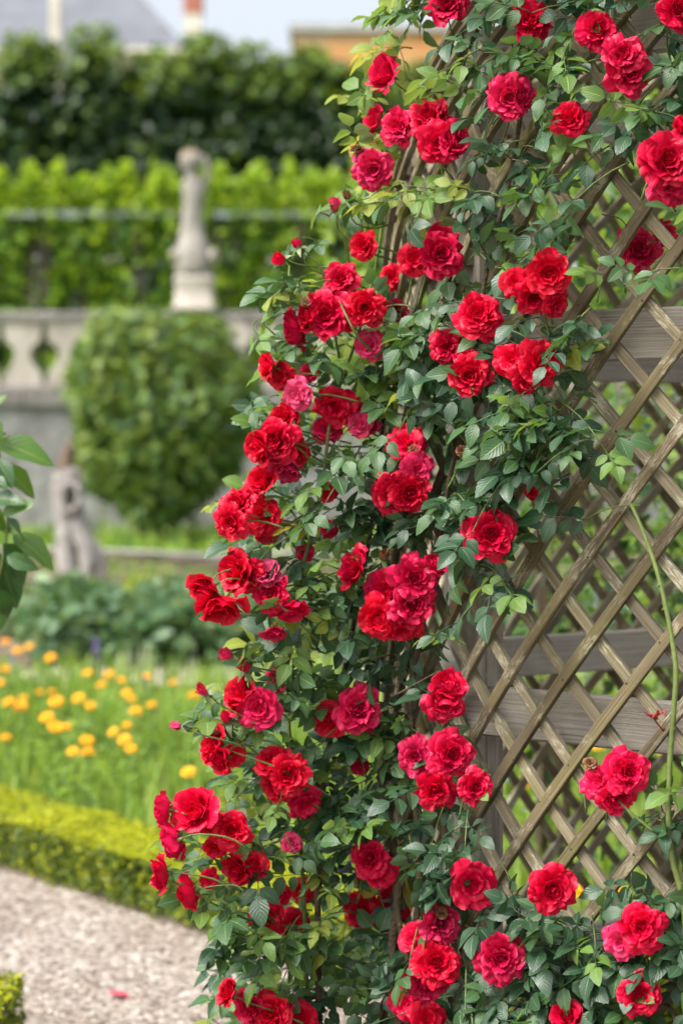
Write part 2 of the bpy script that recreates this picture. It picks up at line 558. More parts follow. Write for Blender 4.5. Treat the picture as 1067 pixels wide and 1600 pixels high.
# --- box hedges
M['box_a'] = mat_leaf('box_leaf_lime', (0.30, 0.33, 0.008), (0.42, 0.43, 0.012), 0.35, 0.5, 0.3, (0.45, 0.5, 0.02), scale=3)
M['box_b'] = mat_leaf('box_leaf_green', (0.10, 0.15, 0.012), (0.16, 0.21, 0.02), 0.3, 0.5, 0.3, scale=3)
M['box_c'] = mat_leaf('box_leaf_shade', (0.035, 0.065, 0.010), (0.07, 0.11, 0.018), 0.2, 0.5, 0.3, scale=3)  # dark leaf tone painting the shade on the hedge sides
M['twig'] = mat_rough('brown_twig', [(0.3, (0.05, 0.035, 0.022)), (0.7, (0.15, 0.11, 0.075))], 12, 0.9, 0.5)


def box_hedge(a, b, width, h, n, label, seedv):
    """clipped hedge whose front foot runs from a to b (xy); it lies to the far side"""
    a, b = Vector((*a, 0)), Vector((*b, 0))
    L = (b - a).length
    d = (b - a).normalized()
    nrm = Vector((-d.y, d.x, 0))
    if nrm.y < 0: nrm = -nrm
    g = np.random.default_rng(seedv)
    root = empty('box_hedge', a)
    tag(root, label, 'hedge')
    # leaves: top sheet, two side sheets, ends
    nt_ = int(n * 0.5); ns = n - nt_
    u = g.uniform(0, L, nt_); w = g.uniform(0, width, nt_); z = h - g.exponential(0.006, nt_) + 0.005 * np.sin(u * 9) + 0.004 * np.sin(u * 23 + w * 17)
    top = np.stack([u, w, z], 1); otop = np.tile([0, 0, 1.2], (nt_, 1))
    u = g.uniform(0, L, ns); side = g.integers(0, 2, ns); z = g.beta(1.6, 1.0, ns) * h
    dep = g.exponential(0.022, ns) - 0.012 * np.sin(u * 13 + z * 20) - 0.015 * (np.sin(u * 31) > 0.3)
    w = np.where(side == 0, dep, width - dep)
    sd = np.stack([u, w, z], 1); osd = np.stack([np.zeros(ns), np.where(side == 0, -1, 1), np.zeros(ns)], 1)
    ne = ns // 8
    e = g.integers(0, 2, ne); dep = g.exponential(0.02, ne)
    en = np.stack([np.where(e == 0, dep, L - dep), g.uniform(0, width, ne), g.beta(1.5, 1, ne) * h], 1)
    oen = np.stack([np.where(e == 0, -1, 1), np.zeros(ne), np.zeros(ne)], 1)

    def toW(q, off=0):
        D_, N_ = np.array(d), np.array(nrm)
        return q[:, :1] * D_ + q[:, 1:2] * N_ + np.stack([0 * q[:, 0], 0 * q[:, 0], q[:, 2]], 1)
    cloud_obj('top_growth', toW(top), 0.024, [M['box_a'], M['box_b']], [0.9, 0.1], root, outward=toW(otop), up=0.5, jitter=.75)  # mostly lime leaves: light from above painted into the top
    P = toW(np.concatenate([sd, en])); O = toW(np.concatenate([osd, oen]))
    cloud_obj('side_growth', P, 0.024, [M['box_a'], M['box_b'], M['box_c']], [0.18, 0.46, 0.36], root, outward=O, up=0.0)  # darker leaf mix paints the sides as shaded
    # woody inside
    parts = []
    for k in range(int(L / 0.045)):
        uu = (k + rnd.random()) * 0.045
        ww = rnd.uniform(0.05, width - 0.05)
        p0 = d * uu + nrm * ww
        p1 = p0 + Vector((rnd.uniform(-.03, .03), rnd.uniform(-.03, .03), h * 0.9))
        parts.append(tube([p0, (p0 + p1) / 2 + Vector((rnd.uniform(-.01, .01), 0, 0)), p1], [0.007, 0.006, 0.004], 4))
    v, f = joinvf(parts)
    tag(obj('twigs', mesh('twigs', v, f, M['twig'])), kind='stuff').parent = root
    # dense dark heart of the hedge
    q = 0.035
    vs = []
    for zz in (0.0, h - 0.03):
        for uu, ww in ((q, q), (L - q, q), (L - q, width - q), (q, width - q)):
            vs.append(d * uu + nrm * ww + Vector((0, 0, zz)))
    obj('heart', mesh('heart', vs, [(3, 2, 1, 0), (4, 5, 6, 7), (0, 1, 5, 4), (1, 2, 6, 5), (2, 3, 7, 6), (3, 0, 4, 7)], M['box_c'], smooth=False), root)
    return root


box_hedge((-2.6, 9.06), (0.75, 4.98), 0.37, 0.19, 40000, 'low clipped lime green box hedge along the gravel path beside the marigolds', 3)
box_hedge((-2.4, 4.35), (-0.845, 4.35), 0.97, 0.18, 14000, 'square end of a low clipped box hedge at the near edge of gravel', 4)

# a fallen rose petal on the gravel
# ------------------------------------------------------------------ rose arbour
AX, AY, AR = 0.981, 4.37, 0.88
ZS, DH = 1.95, 1.0          # springing height, dome rise


def arb(a, s, off=0.0):
    """point on the arbour's skin: a degrees round from the side facing the eye (positive = left), s up the meridian"""
    if s <= ZS:
        r, z, nr, nz = AR, s, 1.0, 0.0
    else:
        t = (s - ZS) / 0.94
        r, z = AR * math.cos(t), ZS + DH * math.sin(t)
        nr, nz = math.cos(t), math.sin(t)
    a = R_(a)
    rr = r + off * nr
    return Vector((AX - rr * math.sin(a), AY - rr * math.cos(a), z + off * nz))


def arb_r(s):
    return AR if s <= ZS else AR * math.cos((s - ZS) / 0.94)


def slat(a0, sgn, slope, off, mat='slat', clip=(-34, 204), smax=ZS + 0.94 * 1.12):
    """lath climbing the skin; a0 = its angle at z=1.4; returns list of runs"""
    runs, cur = [], []
    ds = 0.05
    ss = [0.04 + i * ds for i in range(int((smax - 0.04) / ds) + 1)]
    # integrate from 1.4 both ways
    ang = {}
    a = a0
    s = 1.4
    i0 = min(range(len(ss)), key=lambda i: abs(ss[i] - 1.4))
    ang[i0] = a0 + sgn * slope * (ss[i0] - 1.4)
    for i in range(i0 + 1, len(ss)):
        ang[i] = ang[i - 1] + sgn * slope * ds * AR / arb_r(ss[i])
    for i in range(i0 - 1, -1, -1):
        ang[i] = ang[i + 1] - sgn * slope * ds
    for i, s in enumerate(ss):
        if clip[0] <= ang[i] <= clip[1]:
            cur.append((ang[i], s))
        else:
            if len(cur) > 3: runs.append(cur)
            cur = []
    if len(cur) > 3: runs.append(cur)
    out = []
    w, th = 0.0106, 0.0066
    for run in runs:
        V, F, UV = [], [], []
        wob = rnd.uniform(-1.2, 1.2)
        L = 0
        for k, (a, s) in enumerate(run):
            p = arb(a, s, off)
            a2, s2 = run[min(k + 1, len(run) - 1)]
            a1, s1 = run[max(k - 1, 0)]
            t = (arb(a2, s2, off) - arb(a1, s1, off)).normalized()
            nrm = (arb(a, s, off + 0.05) - p).normalized()
            b = t.cross(nrm).normalized()
            if k: L += 0.064
            ww = w * (1 + 0.04 * math.sin(k * 1.3 + wob * 7))
            c = 0.0016
            prof = [(-ww, th - c), (-ww + c, th), (ww - c, th), (ww, th - c), (ww, -th), (-ww, -th)]
            for (x, y) in prof:
                V.append(p + b * x + nrm * y)
                UV.append((L, x + (0.1 if y < 0 else 0) + (y * 0.5)))
        n = len(run)
        for k in range(n - 1):
            for j in range(6):
                F.append((k * 6 + j, k * 6 + (j + 1) % 6, k * 6 + 6 + (j + 1) % 6, k * 6 + 6 + j))
        F.append((5, 4, 3, 2, 1, 0))
        F.append(tuple((n - 1) * 6 + j for j in range(6)))
        out.append(mesh('slat', V, F, M[mat], smooth=False, uv=UV))
    return out


arbour = empty('rose_arbour', (AX, AY, 0))
tag(arbour, 'round domed garden arbour of weathered criss-cross wooden lattice under red roses', 'arbour')


def adopt(o, root):
    """parent keeping world place"""
    o.parent = root
    o.matrix_parent_inverse = Matrix.Translation(-root.location)
    return o


for k in range(-14, 42):
    a0 = 19.4 + 8.18 * k + rnd.uniform(-.5, .5)
    for me in slat(a0, -1, 50, 0.0068):
        adopt(obj('slat', me), arbour)
for k in range(-22, 34):
    a0 = 36.9 + 8.57 * k + rnd.uniform(-.5, .5)
    for me in slat(a0, 1, 59, -0.0068, 'slat_pale'):
        adopt(obj('slat', me), arbour)

# nails where the laths cross
def nails():
    parts = []
    for k in range(-14, 42):
        for j in range(-22, 34):
            # a = a1 - 50(z-1.4) = a2 + 59(z-1.4)
            a1, a2 = 19.4 + 8.18 * k, 36.9 + 8.57 * j
            z = 1.4 + (a1 - a2) / 109
            a = a1 - 50 * (z - 1.4)
            if 0.1 < z < ZS and -34 < a < 120 and rnd.random() < 0.8:
                p = arb(a + rnd.uniform(-.15, .15), z + rnd.uniform(-.003, .003), 0.0132)
                n = (arb(a, z, 0.1) - arb(a, z, 0)).normalized()
                t = n.cross(Vector((0, 0, 1))).normalized()
                b = n.cross(t)
                r = rnd.uniform(0.0018, 0.0027)
                v = [p + (t * math.cos(q) + b * math.sin(q)) * r for q in [i * math.pi / 3 for i in range(6)]] + [p + n * 0.001]
                parts.append((v, [(i, (i + 1) % 6, 6) for i in range(6)]))
    v, f = joinvf(parts)
    o = adopt(obj('nail_heads', mesh('nail_heads', v, f, M['nail'])), arbour)
    tag(o, kind='stuff')


nails()


def board(name, p0, p1, height, thick, root, up=Vector((0, 0, 1)), mat='board'):
    """plank between p0 and p1 (centre line), chamfered long edges"""
    d = (p1 - p0)
    L = d.length
    d.normalize()
    n = up.cross(d).normalized()
    u = d.cross(n)
    h, t, c = height / 2, thick / 2, 0.004
    prof = [(-t, -h + c), (-t + c, -h), (t - c, -h), (t, -h + c), (t, h - c), (t - c, h), (-t + c, h), (-t, h - c)]
    V, F, UV = [], [], []
    ns = 6
    o0 = rnd.uniform(0, 3)
    for k in range(ns + 1):
        s = k / ns
        for (x, y) in prof:
            V.append(p0 + d * (L * s) + n * x + u * y)
            UV.append((L * s, y + o0 + x * 0.3))
    for k in range(ns):
        for j in range(8):
            F.append((k * 8 + j, k * 8 + (j + 1) % 8, k * 8 + 8 + (j + 1) % 8, k * 8 + 8 + j))
    F.append(tuple(range(7, -1, -1)))
    F.append(tuple(ns * 8 + j for j in range(8)))
    o = adopt(obj(name, mesh(name, V, F, M[mat], smooth=False, uv=UV)), root)
    return o


POSTS = [-36, 12, 61, 120, 180]
for a in POSTS:
    p = arb(a, 0, -0.078)
    d = (arb(a, 0, 0) - arb(a, 0, -0.1)).normalized()
    t = d.cross(Vector((0, 0, 1))).normalized()
    board('post', Vector((p.x, p.y, -0.05)), Vector((p.x, p.y, 1.99)), 0.070, 0.062, arbour, up=t)
    # curved rib of the dome
    pts = [arb(a, ZS + 0.94 * q, -0.05) for q in [0.0, .2, .4, .6, .8, 1.0, 1.12]]
    V, F, UV = [], [], []
    for k, q in enumerate(pts):
        n_ = (arb(a, ZS + 0.94 * [0.0, .2, .4, .6, .8, 1.0, 1.12][k], 0.1) - q).normalized()
        for x, y in ((-.02, -.03), (.02, -.03), (.02, .028), (-.02, .028)):
            V.append(q + t * x + n_ * y)
            UV.append((k * 0.2, x + y))
    for k in range(6):
        for j in range(4):
            F.append((k * 4 + j, k * 4 + (j + 1) % 4, k * 4 + 4 + (j + 1) % 4, k * 4 + 4 + j))
    F += [(3, 2, 1, 0), (24, 25, 26, 27)]
    adopt(obj('rib', mesh('rib', V, F, M['board'], smooth=False, uv=UV)), arbour)
for i in range(len(POSTS) - 1):
    a, b = POSTS[i], POSTS[i + 1]
    for z, rr in ((0.34, -0.028), (1.071, -0.028), (1.80, -0.028)):
        p0, p1 = arb(a, 0, rr), arb(b, 0, rr)
        e = (p1 - p0).normalized() * 0.0
        board('rail', Vector((p0.x, p0.y, z)) - e, Vector((p1.x, p1.y, z)) + e, 0.098, 0.026, arbour)
    p0, p1 = arb(a, ZS + 0.44, -0.03), arb(b, ZS + 0.44, -0.03)
    board('rail', p0, p1, 0.095, 0.024, arbour)
# crown ring of the dome
ring_pts = [arb(a, ZS + 0.94 * 1.12, -0.01) for a in range(0, 361, 15)]
v, f = tube(ring_pts, 0.03, 6)
adopt(obj('crown_ring', mesh('crown_ring', v, f, M['board'], uv=[(i * .01, i % 6 * .02) for i in range(len(v))])), arbour)
# earth inside and round the arbour
ground_sheet('arbour_bed', [(AX + 1.5 * math.cos(k * math.pi / 12), AY + 1.3 * math.sin(k * math.pi / 12)) for k in range(24)], 0.020, M['soil'])

# ------------------------------------------------------------------ roses: blooms
def petal(theta, L, W, recurve, r0, z0, phi, g, ns=8, nt=11, ruffle=1.0):
    """one petal, cupped about the flower axis +Z; returns (ns*nt,3) verts + uv"""
    V, UV = [], []
    ph1, ph2 = g.uniform(0, 6.28), g.uniform(0, 6.28)
    lean = g.uniform(-.12, .12)
    r, z = r0, z0
    amp = 0.0016 * ruffle * (L / 0.04)
    notch = g.uniform(0.03, 0.14)
    for i in range(ns):
        s = i / (ns - 1)
        if i:
            sm = (i - 0.5) / (ns - 1)
            q = min(1, sm / 0.42)
            q = q * q * (3 - 2 * q)
            ang = R_(88) * (1 - q) + R_(theta) * q
            ang += R_(recurve) * max(0, (sm - 0.62) / 0.38) ** 1.4
            r += math.sin(ang) * L / (ns - 1)
            z += math.cos(ang) * L / (ns - 1)
        w = W * (0.22 + 0.78 * math.sin(min(1, s / 0.68) * math.pi / 2))
        rho = max(r * 1.25, 0.009)
        for j in range(nt):
            t = -1 + 2 * j / (nt - 1)
            # rounded top: the side stations stop short
            ss = s * (1 - 0.26 * abs(t) ** 2.6 * s - notch * 0.5 * math.exp(-(t / 0.3) ** 2) * s)
            back = (s - ss) * L
            al = t * w / rho
            x = r - rho * (1 - math.cos(al)) * (0.9 if theta < 40 else 0.55)
            y = rho * math.sin(al) if theta < 40 else t * w * 0.96
            zz = z
            # pull back along the petal direction
            angt = R_(theta + recurve * s * 0.6)
            x -= math.sin(angt) * back
            zz -= math.cos(angt) * back
            ru = amp * s * s * (1.25 * math.sin(3.0 * t + ph1) + 0.9 * math.sin(5.6 * t + ph2 + s * 2) + 0.75 * s * math.sin(10.5 * t + ph1 * 2))
            ru += amp * 1.6 * s * abs(t) ** 3 * (1 if ph1 > 2 else -1)
            x += ru * math.cos(angt); zz -= ru * math.sin(angt)
            x += lean * t * 0.004 * s
            V.append((x, y, zz))
            UV.append((s, t))
    c, sn = math.cos(phi), math.sin(phi)
    V = [(c * x - sn * y, sn * x + c * y, z) for x, y, z in V]
    F = [(i * nt + j, i * nt + j + 1, i * nt + nt + j + 1, i * nt + nt + j) for i in range(ns - 1) for j in range(nt - 1)]
    return V, F, UV


def bloom_variant(kind, seed):
    g = random.Random(seed)
    if kind == 'open':
        rings = [(4, 4, .019, .009, 12), (5, 16, .025, .0125, 20), (6, 30, .031, .0155, 35), (7, 48, .037, .018, 45), (8, 68, .041, .0205, 45), (6, 88, .043, .022, 38)]
    elif kind == 'full':
        rings = [(5, 2, .021, .009, 20), (6, 14, .028, .012, 35), (7, 28, .033, .015, 50), (8, 46, .038, .018, 55), (8, 64, .041, .0205, 55), (5, 88, .042, .022, 40)]
    elif kind == 'loose':
        rings = [(4, 18, .020, .012, 20), (5, 42, .029, .017, 35), (6, 62, .037, .022, 35), (6, 82, .043, .026, 30), (5, 98, .044, .026, 20)]
    elif kind == 'cup':
        rings = [(3, 0, .022, .012, 0), (4, 8, .030, .016, 6), (5, 18, .037, .020, 20), (5, 30, .041, .023, 35), (5, 48, .042, .024, 50)]
    elif kind == 'bud':
        rings = [(3, -6, .024, .010, 0), (4, -3, .028, .0125, 4), (3, 4, .029, .013, 14)]
    else:   # tight bud
        rings = [(3, -8, .018, .006, 0), (3, -7, .020, .0065, 0)]
    pet = []
    for k, (n, th, L, W, rc) in enumerate(rings):
        off = g.uniform(0, 6.28)
        for i in range(n):
            pet.append((k, petal(th + g.uniform(-14, 14), L * g.uniform(.82, 1.12), W * g.uniform(.78, 1.1), rc * g.uniform(.2, 1.7),
                                 0.0008 + 0.0012 * k, -0.0018 * k + g.uniform(-.001, .001), off + (i + g.uniform(-.32, .32)) * 6.2832 / n, g,
                                 ruffle=g.uniform(1.0, 2.4) * (0.6 if kind in ('bud', 'tight') else 1))))
    outer_from = max(0, len(rings) - 2)
    def join(ps):
        V, F, U = [], [], []
        for v, f, u in ps:
            n = len(V)
            V += v; U += u
            F += [tuple(q + n for q in ff) for ff in f]
        return V, F, U
    full = join([p for _, p in pet])
    core = join([p for k, p in pet if k < outer_from])
    outer = [p for k, p in pet if k >= outer_from]
    mk = lambda nm, d: mesh(nm, d[0], d[1], M['petal'], uv=d[2])
    return dict(full=mk('bloom', full), core=mk('bloom', core), outer=[mk('petal', p) for p in outer])


VAR = {'open': [bloom_variant('open', 10 + i) for i in range(4)], 'full': [bloom_variant('full', 30 + i) for i in range(4)],
       'loose': [bloom_variant('loose', 50 + i) for i in range(3)], 'cup': [bloom_variant('cup', 70 + i) for i in range(3)],
       'bud': [bloom_variant('bud', 90 + i) for i in range(2)], 'tight': [bloom_variant('tight', 100 + i) for i in range(2)]}


def calyx_mesh():
    V, F = [], []
    # hip
    hv, hf = tube([Vector((0, 0, -.017)), Vector((0, 0, -.012)), Vector((0, 0, -.006)), Vector((0, 0, -.001))], [.002, .0045, .0055, .004], 8)
    V += [tuple(p) for p in hv]; F += hf
    for k in range(5):
        a = k * 1.2566
        n = len(V)
        for s, w, z in ((0, .003, -.003), (.3, .0045, -.005), (.65, .003, -.009), (1, .0004, -.016)):
            r = .003 + s * .017
            for t in (-1, 1):
                x, y = r, t * w
                V.append((math.cos(a) * x - math.sin(a) * y, math.sin(a) * x + math.cos(a) * y, z))
        for i in range(3):
            F.append((n + i * 2, n + i * 2 + 1, n + i * 2 + 3, n + i * 2 + 2))
    return mesh('calyx', V, F, M['calyx'])


CALYX = calyx_mesh()


def dbush(x, y):
    """how far off the outer leaves of the climber are, going round the arbour"""
    xs = [150, 300, 420, 520, 600, 680, 740, 800, 900, 1000, 1100, 1300]
    ds = [3.78, 3.84, 3.92, 3.97, 3.96, 3.86, 3.75, 3.68, 3.57, 3.49, 3.43, 3.36]
    d = float(np.interp(x, xs, ds))
    if y < 330:          # the dome leans away
        zz = (330 - y) / FP * 3.7
        d += 0.55 * zz * zz
    return d


RED = (0.67, 0.002, 0.026)
# x, y, width, kind, yaw (negative = faces left), pitch (up), depth shift, colour (0 red .. 1 pink)
BL = """
697 2 60 open -15 25 0 .35
832 27 66 full 5 10 0 .3
937 43 60 open 15 15 0 .3
975 80 62 open 5 20 -.03 .3
988 110 70 full 20 -5 0 .35
1062 12 64 open 20 10 0 .2
596 113 56 cup -60 25 0 .35
581 186 44 cup -70 10 .04 .4
617 197 56 full -35 0 0 .4
669 176 62 full -20 30 0 .25
688 222 66 open 0 -5 -.03 .3
712 218 46 cup 40 10 .02 .4
797 152 66 full 0 -10 0 .5
786 130 40 cup -20 45 .02 .4
818 150 36 cup 50 10 .02 .5
890 182 56 open -5 5 0 .25
1048 246 92 open 5 5 -.05 .3
1052 282 74 full 10 -20 -.02 .4
1068 200 40 cup 30 30 0 .2
565 238 36 loose -30 50 .03 .9
582 266 58 full -15 -10 0 .6
522 318 20 bud -20 60 .03 .7
563 384 46 open -25 -5 .02 .1
433 404 20 bud -70 5 .02 .2
460 375 14 tight -50 60 .02 .3
650 404 54 loose -5 -5 0 .1
691 396 66 full 5 5 -.02 .35
690 366 44 cup -10 40 .03 .3
616 432 40 loose 0 0 .25 .1
1000 385 66 full 10 20 .30 .5
1040 365 40 cup 30 20 .28 .5
805 440 50 loose -20 5 0 .1
858 428 66 open 5 -5 -.02 .1
836 466 60 open 0 -30 0 .15
874 478 46 loose 30 -25 .02 .1
860 405 44 cup 15 50 .03 .15
748 488 66 full -10 15 -.02 .15
768 508 50 loose 25 -10 .01 .25
530 433 52 full -15 20 0 .2
508 492 72 full -20 -5 -.02 .2
480 490 52 cup -60 5 .02 .1
538 462 40 cup 10 30 .02 .2
572 482 56 full 5 0 -.04 .02
546 503 24 bud 10 -50 -.01 .3
457 516 50 cup -110 -15 .05 .3
577 536 46 loose -5 10 0 .75
694 543 50 open -10 -10 0 .3
733 586 62 full 0 -5 -.03 .1
728 556 36 cup 0 60 .02 .2
797 560 54 loose -20 10 0 .15
850 566 70 open 15 0 0 .15
824 594 52 open 0 -25 0 .15
618 484 34 cup 30 30 .15 .5
414 572 38 cup -75 10 .02 .0
433 590 46 loose -30 -10 .02 .0
462 618 50 loose -20 -5 -.02 .85
482 580 30 loose 0 30 .05 .4
518 638 60 open -15 -10 .03 .1
542 632 44 cup 20 0 .05 .2
437 652 56 full -30 20 .04 .05
428 688 66 full -30 0 0 .15
466 708 44 loose 10 -10 .06 .0
400 702 46 cup -60 -20 .02 .05
448 738 46 cup -10 -60 .02 .6
560 663 40 loose -20 10 .03 .7
512 668 44 loose 0 30 .08 .5
585 662 26 loose 20 20 .05 .6
635 688 62 loose 0 30 0 .25
655 732 50 loose 20 0 0 .65
612 771 66 open -10 -10 -.02 .1
643 772 60 full 20 -5 -.02 .1
406 750 46 cup -40 20 .05 .02
366 785 56 open -40 25 .02 .02
357 818 52 full -25 -10 0 .05
405 808 58 open -20 0 .05 .02
416 838 36 loose 0 -40 .06 .1
770 836 76 full 0 0 -.02 .25
832 770 24 loose 0 0 .25 .1
512 770 32 loose 0 0 .1 .2
515 826 28 loose 0 10 .1 .4
363 893 54 cup -50 10 .02 .02
388 902 50 full -10 -10 0 .1
413 888 48 loose -20 40 -.01 .95
420 926 58 full -15 5 -.02 .3
455 956 48 cup 30 -60 -.02 .4
476 862 28 loose 0 10 .08 .5
318 925 58 cup -45 -35 0 .0
346 955 66 cup -10 -70 -.02 .0
429 992 36 cup 10 -65 -.01 .45
547 886 54 cup -60 20 -.02 .25
603 920 60 cup -20 30 0 .4
652 902 70 full 20 10 -.03 .45
648 945 70 full 20 -15 -.03 .45
590 968 66 open -20 -10 -.05 .0
628 984 68 full 10 -45 -.02 .05
680 880 36 cup 40 50 .01 .4
352 1020 20 bud -50 20 0 .6
378 1036 18 tight -20 40 0 .3
700 1070 50 cup 0 50 0 .15
696 1100 60 full 0 -10 -.02 .35
434 1060 38 loose 0 20 .08 .6
370 1085 54 cup -60 20 .03 .02
402 1108 64 full -10 0 -.02 .55
312 1076 15 tight -40 30 0 .5
270 1133 14 tight -80 10 0 .6
350 1115 18 tight -30 50 .03 .3
510 1126 58 loose -30 10 .03 .05
563 1108 72 full 10 5 -.02 .45
330 1165 50 cup -70 10 .03 .02
340 1190 48 cup -50 -30 .02 .05
368 1180 36 loose 20 0 .05 .0
425 1185 44 cup -20 40 .01 .15
452 1212 62 open 0 5 -.03 .05
428 1232 56 open -30 -20 .02 .05
478 1262 54 loose 20 -30 .02 .4
562 1198 30 loose 0 0 .1 .3
645 1184 58 full -20 5 0 .45
708 1180 66 full 10 5 -.01 .4
680 1238 60 open -5 -20 0 .15
688 1200 40 loose 0 0 .02 .8
745 1230 54 open 15 5 0 .2
253 1263 44 cup -100 5 .03 .3
300 1264 64 cup -30 25 0 .15
310 1285 54 loose 10 -20 .03 .1
268 1318 48 cup -100 -20 .0 .4
362 1301 58 full -10 -5 -.04 .05
335 1330 40 loose 0 -20 .05 .1
345 1288 36 cup 20 40 .03 .1
247 1366 50 cup -95 0 0 .25
292 1396 48 cup -90 -20 .02 .2
330 1375 32 loose 10 0 .05 .2
368 1362 46 cup -40 -20 .04 .02
395 1350 48 loose 0 20 .04 .02
455 1315 32 loose 0 20 .06 .8
575 1340 54 full -10 20 0 .3
600 1366 50 loose 20 -10 .02 .35
565 1424 58 loose -10 0 .22 .15
615 1416 58 loose 10 0 .22 .2
414 1436 58 loose -20 0 .12 .05
462 1442 44 loose 10 10 .14 .05
470 1392 40 loose 0 10 .14 .05
438 1400 32 loose 0 0 .14 .2
738 1386 72 loose 0 0 -.02 .2
865 1392 70 open 0 0 -.02 .2
645 1466 52 loose -25 15 0 .2
692 1444 60 full 25 10 0 .5
683 1504 68 open 0 20 -.03 .05
672 1542 68 full 5 -35 -.02 .5
632 1572 58 loose -20 -10 -.01 .3
668 1594 58 loose 10 20 0 .1
782 1500 72 full 0 0 -.03 .35
1004 1450 70 full 5 5 -.02 .25
966 1474 56 loose -15 -5 0 .75
932 1222 54 loose -20 10 0 .45
984 1206 66 full 10 15 -.02 .3
962 1250 58 full 0 -25 -.01 .3
1000 1560 66 open -5 -5 0 .25
885 1586 44 cup -10 30 0 .3
353 1550 38 cup -60 30 0 .05
386 1575 46 cup -40 -10 .02 .35
420 1586 62 full -10 10 -.02 .05
470 1592 58 open 10 20 .01 .05
690 1425 20 loose 10 50 -.01 2
922 1190 22 loose 0 40 0 2
722 702 18 loose 0 30 -.01 2
645 700 20 loose -20 40 .0 2
556 228 22 loose -20 60 .02 2
478 470 16 loose 0 40 .0 2
600 862 15 tight 10 60 0 2
540 300 13 tight -30 60 .02 2
900 -60 60 open 0 20 0 .2
780 -40 60 full -10 20 0 .2
1120 120 62 full 20 0 0 .3
1110 1480 64 open 10 5 0 .2
540 1680 60 open -10 10 0 .2
760 1660 62 full 0 0 0 .3
1150 330 60 open 20 10 0 .2
"""
blooms = []
for line in BL.strip().splitlines():
    p = line.split()
    blooms.append((float(p[0]), float(p[1]), float(p[2]), p[3], float(p[4]), float(p[5]), float(p[6]), float(p[7])))

# two plants: the big climber and the one by the lattice on the right
rose_a = empty('climbing_rose', (0.12, 3.95, 0))
tag(rose_a, 'large red climbing rose in full bloom covering the left side and dome of the arbour', 'rose bush')
rose_b = empty('climbing_rose', (0.72, 3.32, 0))
tag(rose_b, 'smaller red climbing rose with one bare green cane rising in front of the open lattice', 'rose bush')


def is_b(x, y):
    return x > 850 and y > 1150


def orient(yaw, pitch, roll):
    y, p = R_(yaw), R_(pitch)
    d = Vector((math.sin(y) * math.cos(p), -math.cos(y) * math.cos(p), math.sin(p)))
    return d, d.to_track_quat('Z', 'Y') @ Quaternion((0, 0, 1), roll)


NAT = {'open': .086, 'full': .084, 'loose': .092, 'cup': .066, 'bud': .030, 'tight': .016}
bl_info = []
rank = sorted([i for i, b in enumerate(blooms) if b[3] in ('open', 'full', 'loose') and 0 <= b[0] <= 1067 and b[1] < 1600], key=lambda i: -blooms[i][2])
detail = set()
cnt = {0: 0, 1: 0}
stalk_jobs = []
for i in rank:
    b = blooms[i]
    w = 1 if is_b(b[0], b[1]) else 0
    n = 13
    if cnt[w] + n <= 300:
        cnt[w] += n
        detail.add(i)
npet = {0: 0, 1: 0}
for i, (x, y, w, kind, yaw, pitch, dd, pink) in enumerate(blooms):
    D = dbush(x, y) - 0.055 + dd
    P = at(x, y, D)
    g = random.Random(500 + i)
    d, q = orient(yaw + g.uniform(-8, 8), pitch + g.uniform(-6, 6), g.uniform(0, 6.28))
    var = g.choice(VAR[kind])
    size = w / FP * D
    sc = size / NAT[kind] * 1.06
    which = 1 if is_b(x, y) else 0
    root = rose_b if which else rose_a
    n_out = len(var['outer'])
    det = i in detail and npet[which] + n_out <= 300
    o = obj('bloom', var['core'] if det else var['full'])
    cen = P - d * 0.012 * sc
    o.matrix_world = Matrix.Translation(cen) @ q.to_matrix().to_4x4() @ Matrix.Diagonal((sc, sc, sc * g.uniform(.9, 1.1), 1))
    o.parent = root
    o.matrix_parent_inverse = Matrix.Translation(-root.location)
    pk = min(1, max(0, pink + g.uniform(-.08, .08)))
    v = g.uniform(.85, 1.1)
    col = (v * (RED[0] + (0.66 - RED[0]) * pk), v * (RED[1] + (0.085 * pk ** 3)), v * (RED[2] + 0.16 * pk ** 1.4), 1)
    if pink > 1: col = (0.20, 0.105, 0.05, 1)
    o.color = col
    kids = []
    if det:
        npet[which] += n_out
        for me in var['outer']:
            c = bpy.data.objects.new('petal', me)
            kids.append(c)
    kids.append(bpy.data.objects.new('calyx', CALYX))
    for c in kids:
        scene.collection.objects.link(c)
        c.parent = o
        c.color = col
    bl_info.append((x, y, w, D, cen, d, root, sc, o))

# stalks: each bloom's stem curves back into the plant
def stalks():
    for (x, y, w, D, cen, d, root, sc, o) in bl_info:
        g = random.Random(int(x * 7 + y))
        base = cen - d * 0.016 * sc
        L = g.uniform(.07, .12)
        if x < 600:
            back = Vector((g.uniform(.05, .11), g.uniform(.0, .07), g.uniform(-.07, .0)))
        else:
            sgn = -1 if x > 950 else 1
            back = Vector((g.uniform(-.04, .04), g.uniform(.035, .05), -g.uniform(.03, .1)))
        pts = spline([base, base - d * 0.03 + Vector((0, 0, -.004)), base - d * 0.045 + back * 0.45, base - d * 0.03 + back], 8)
        v, f = tube(pts, [0.0013 + 0.0009 * k / 8 for k in range(9)], 5)
        me = mesh('stalk', v, f, M['stalk'])
        s = obj('stalk', me)
        s.parent = o
        s.matrix_parent_inverse = (Matrix.Translation(o.parent.location) @ o.matrix_parent_inverse @ o.matrix_basis).inverted()


stalks()

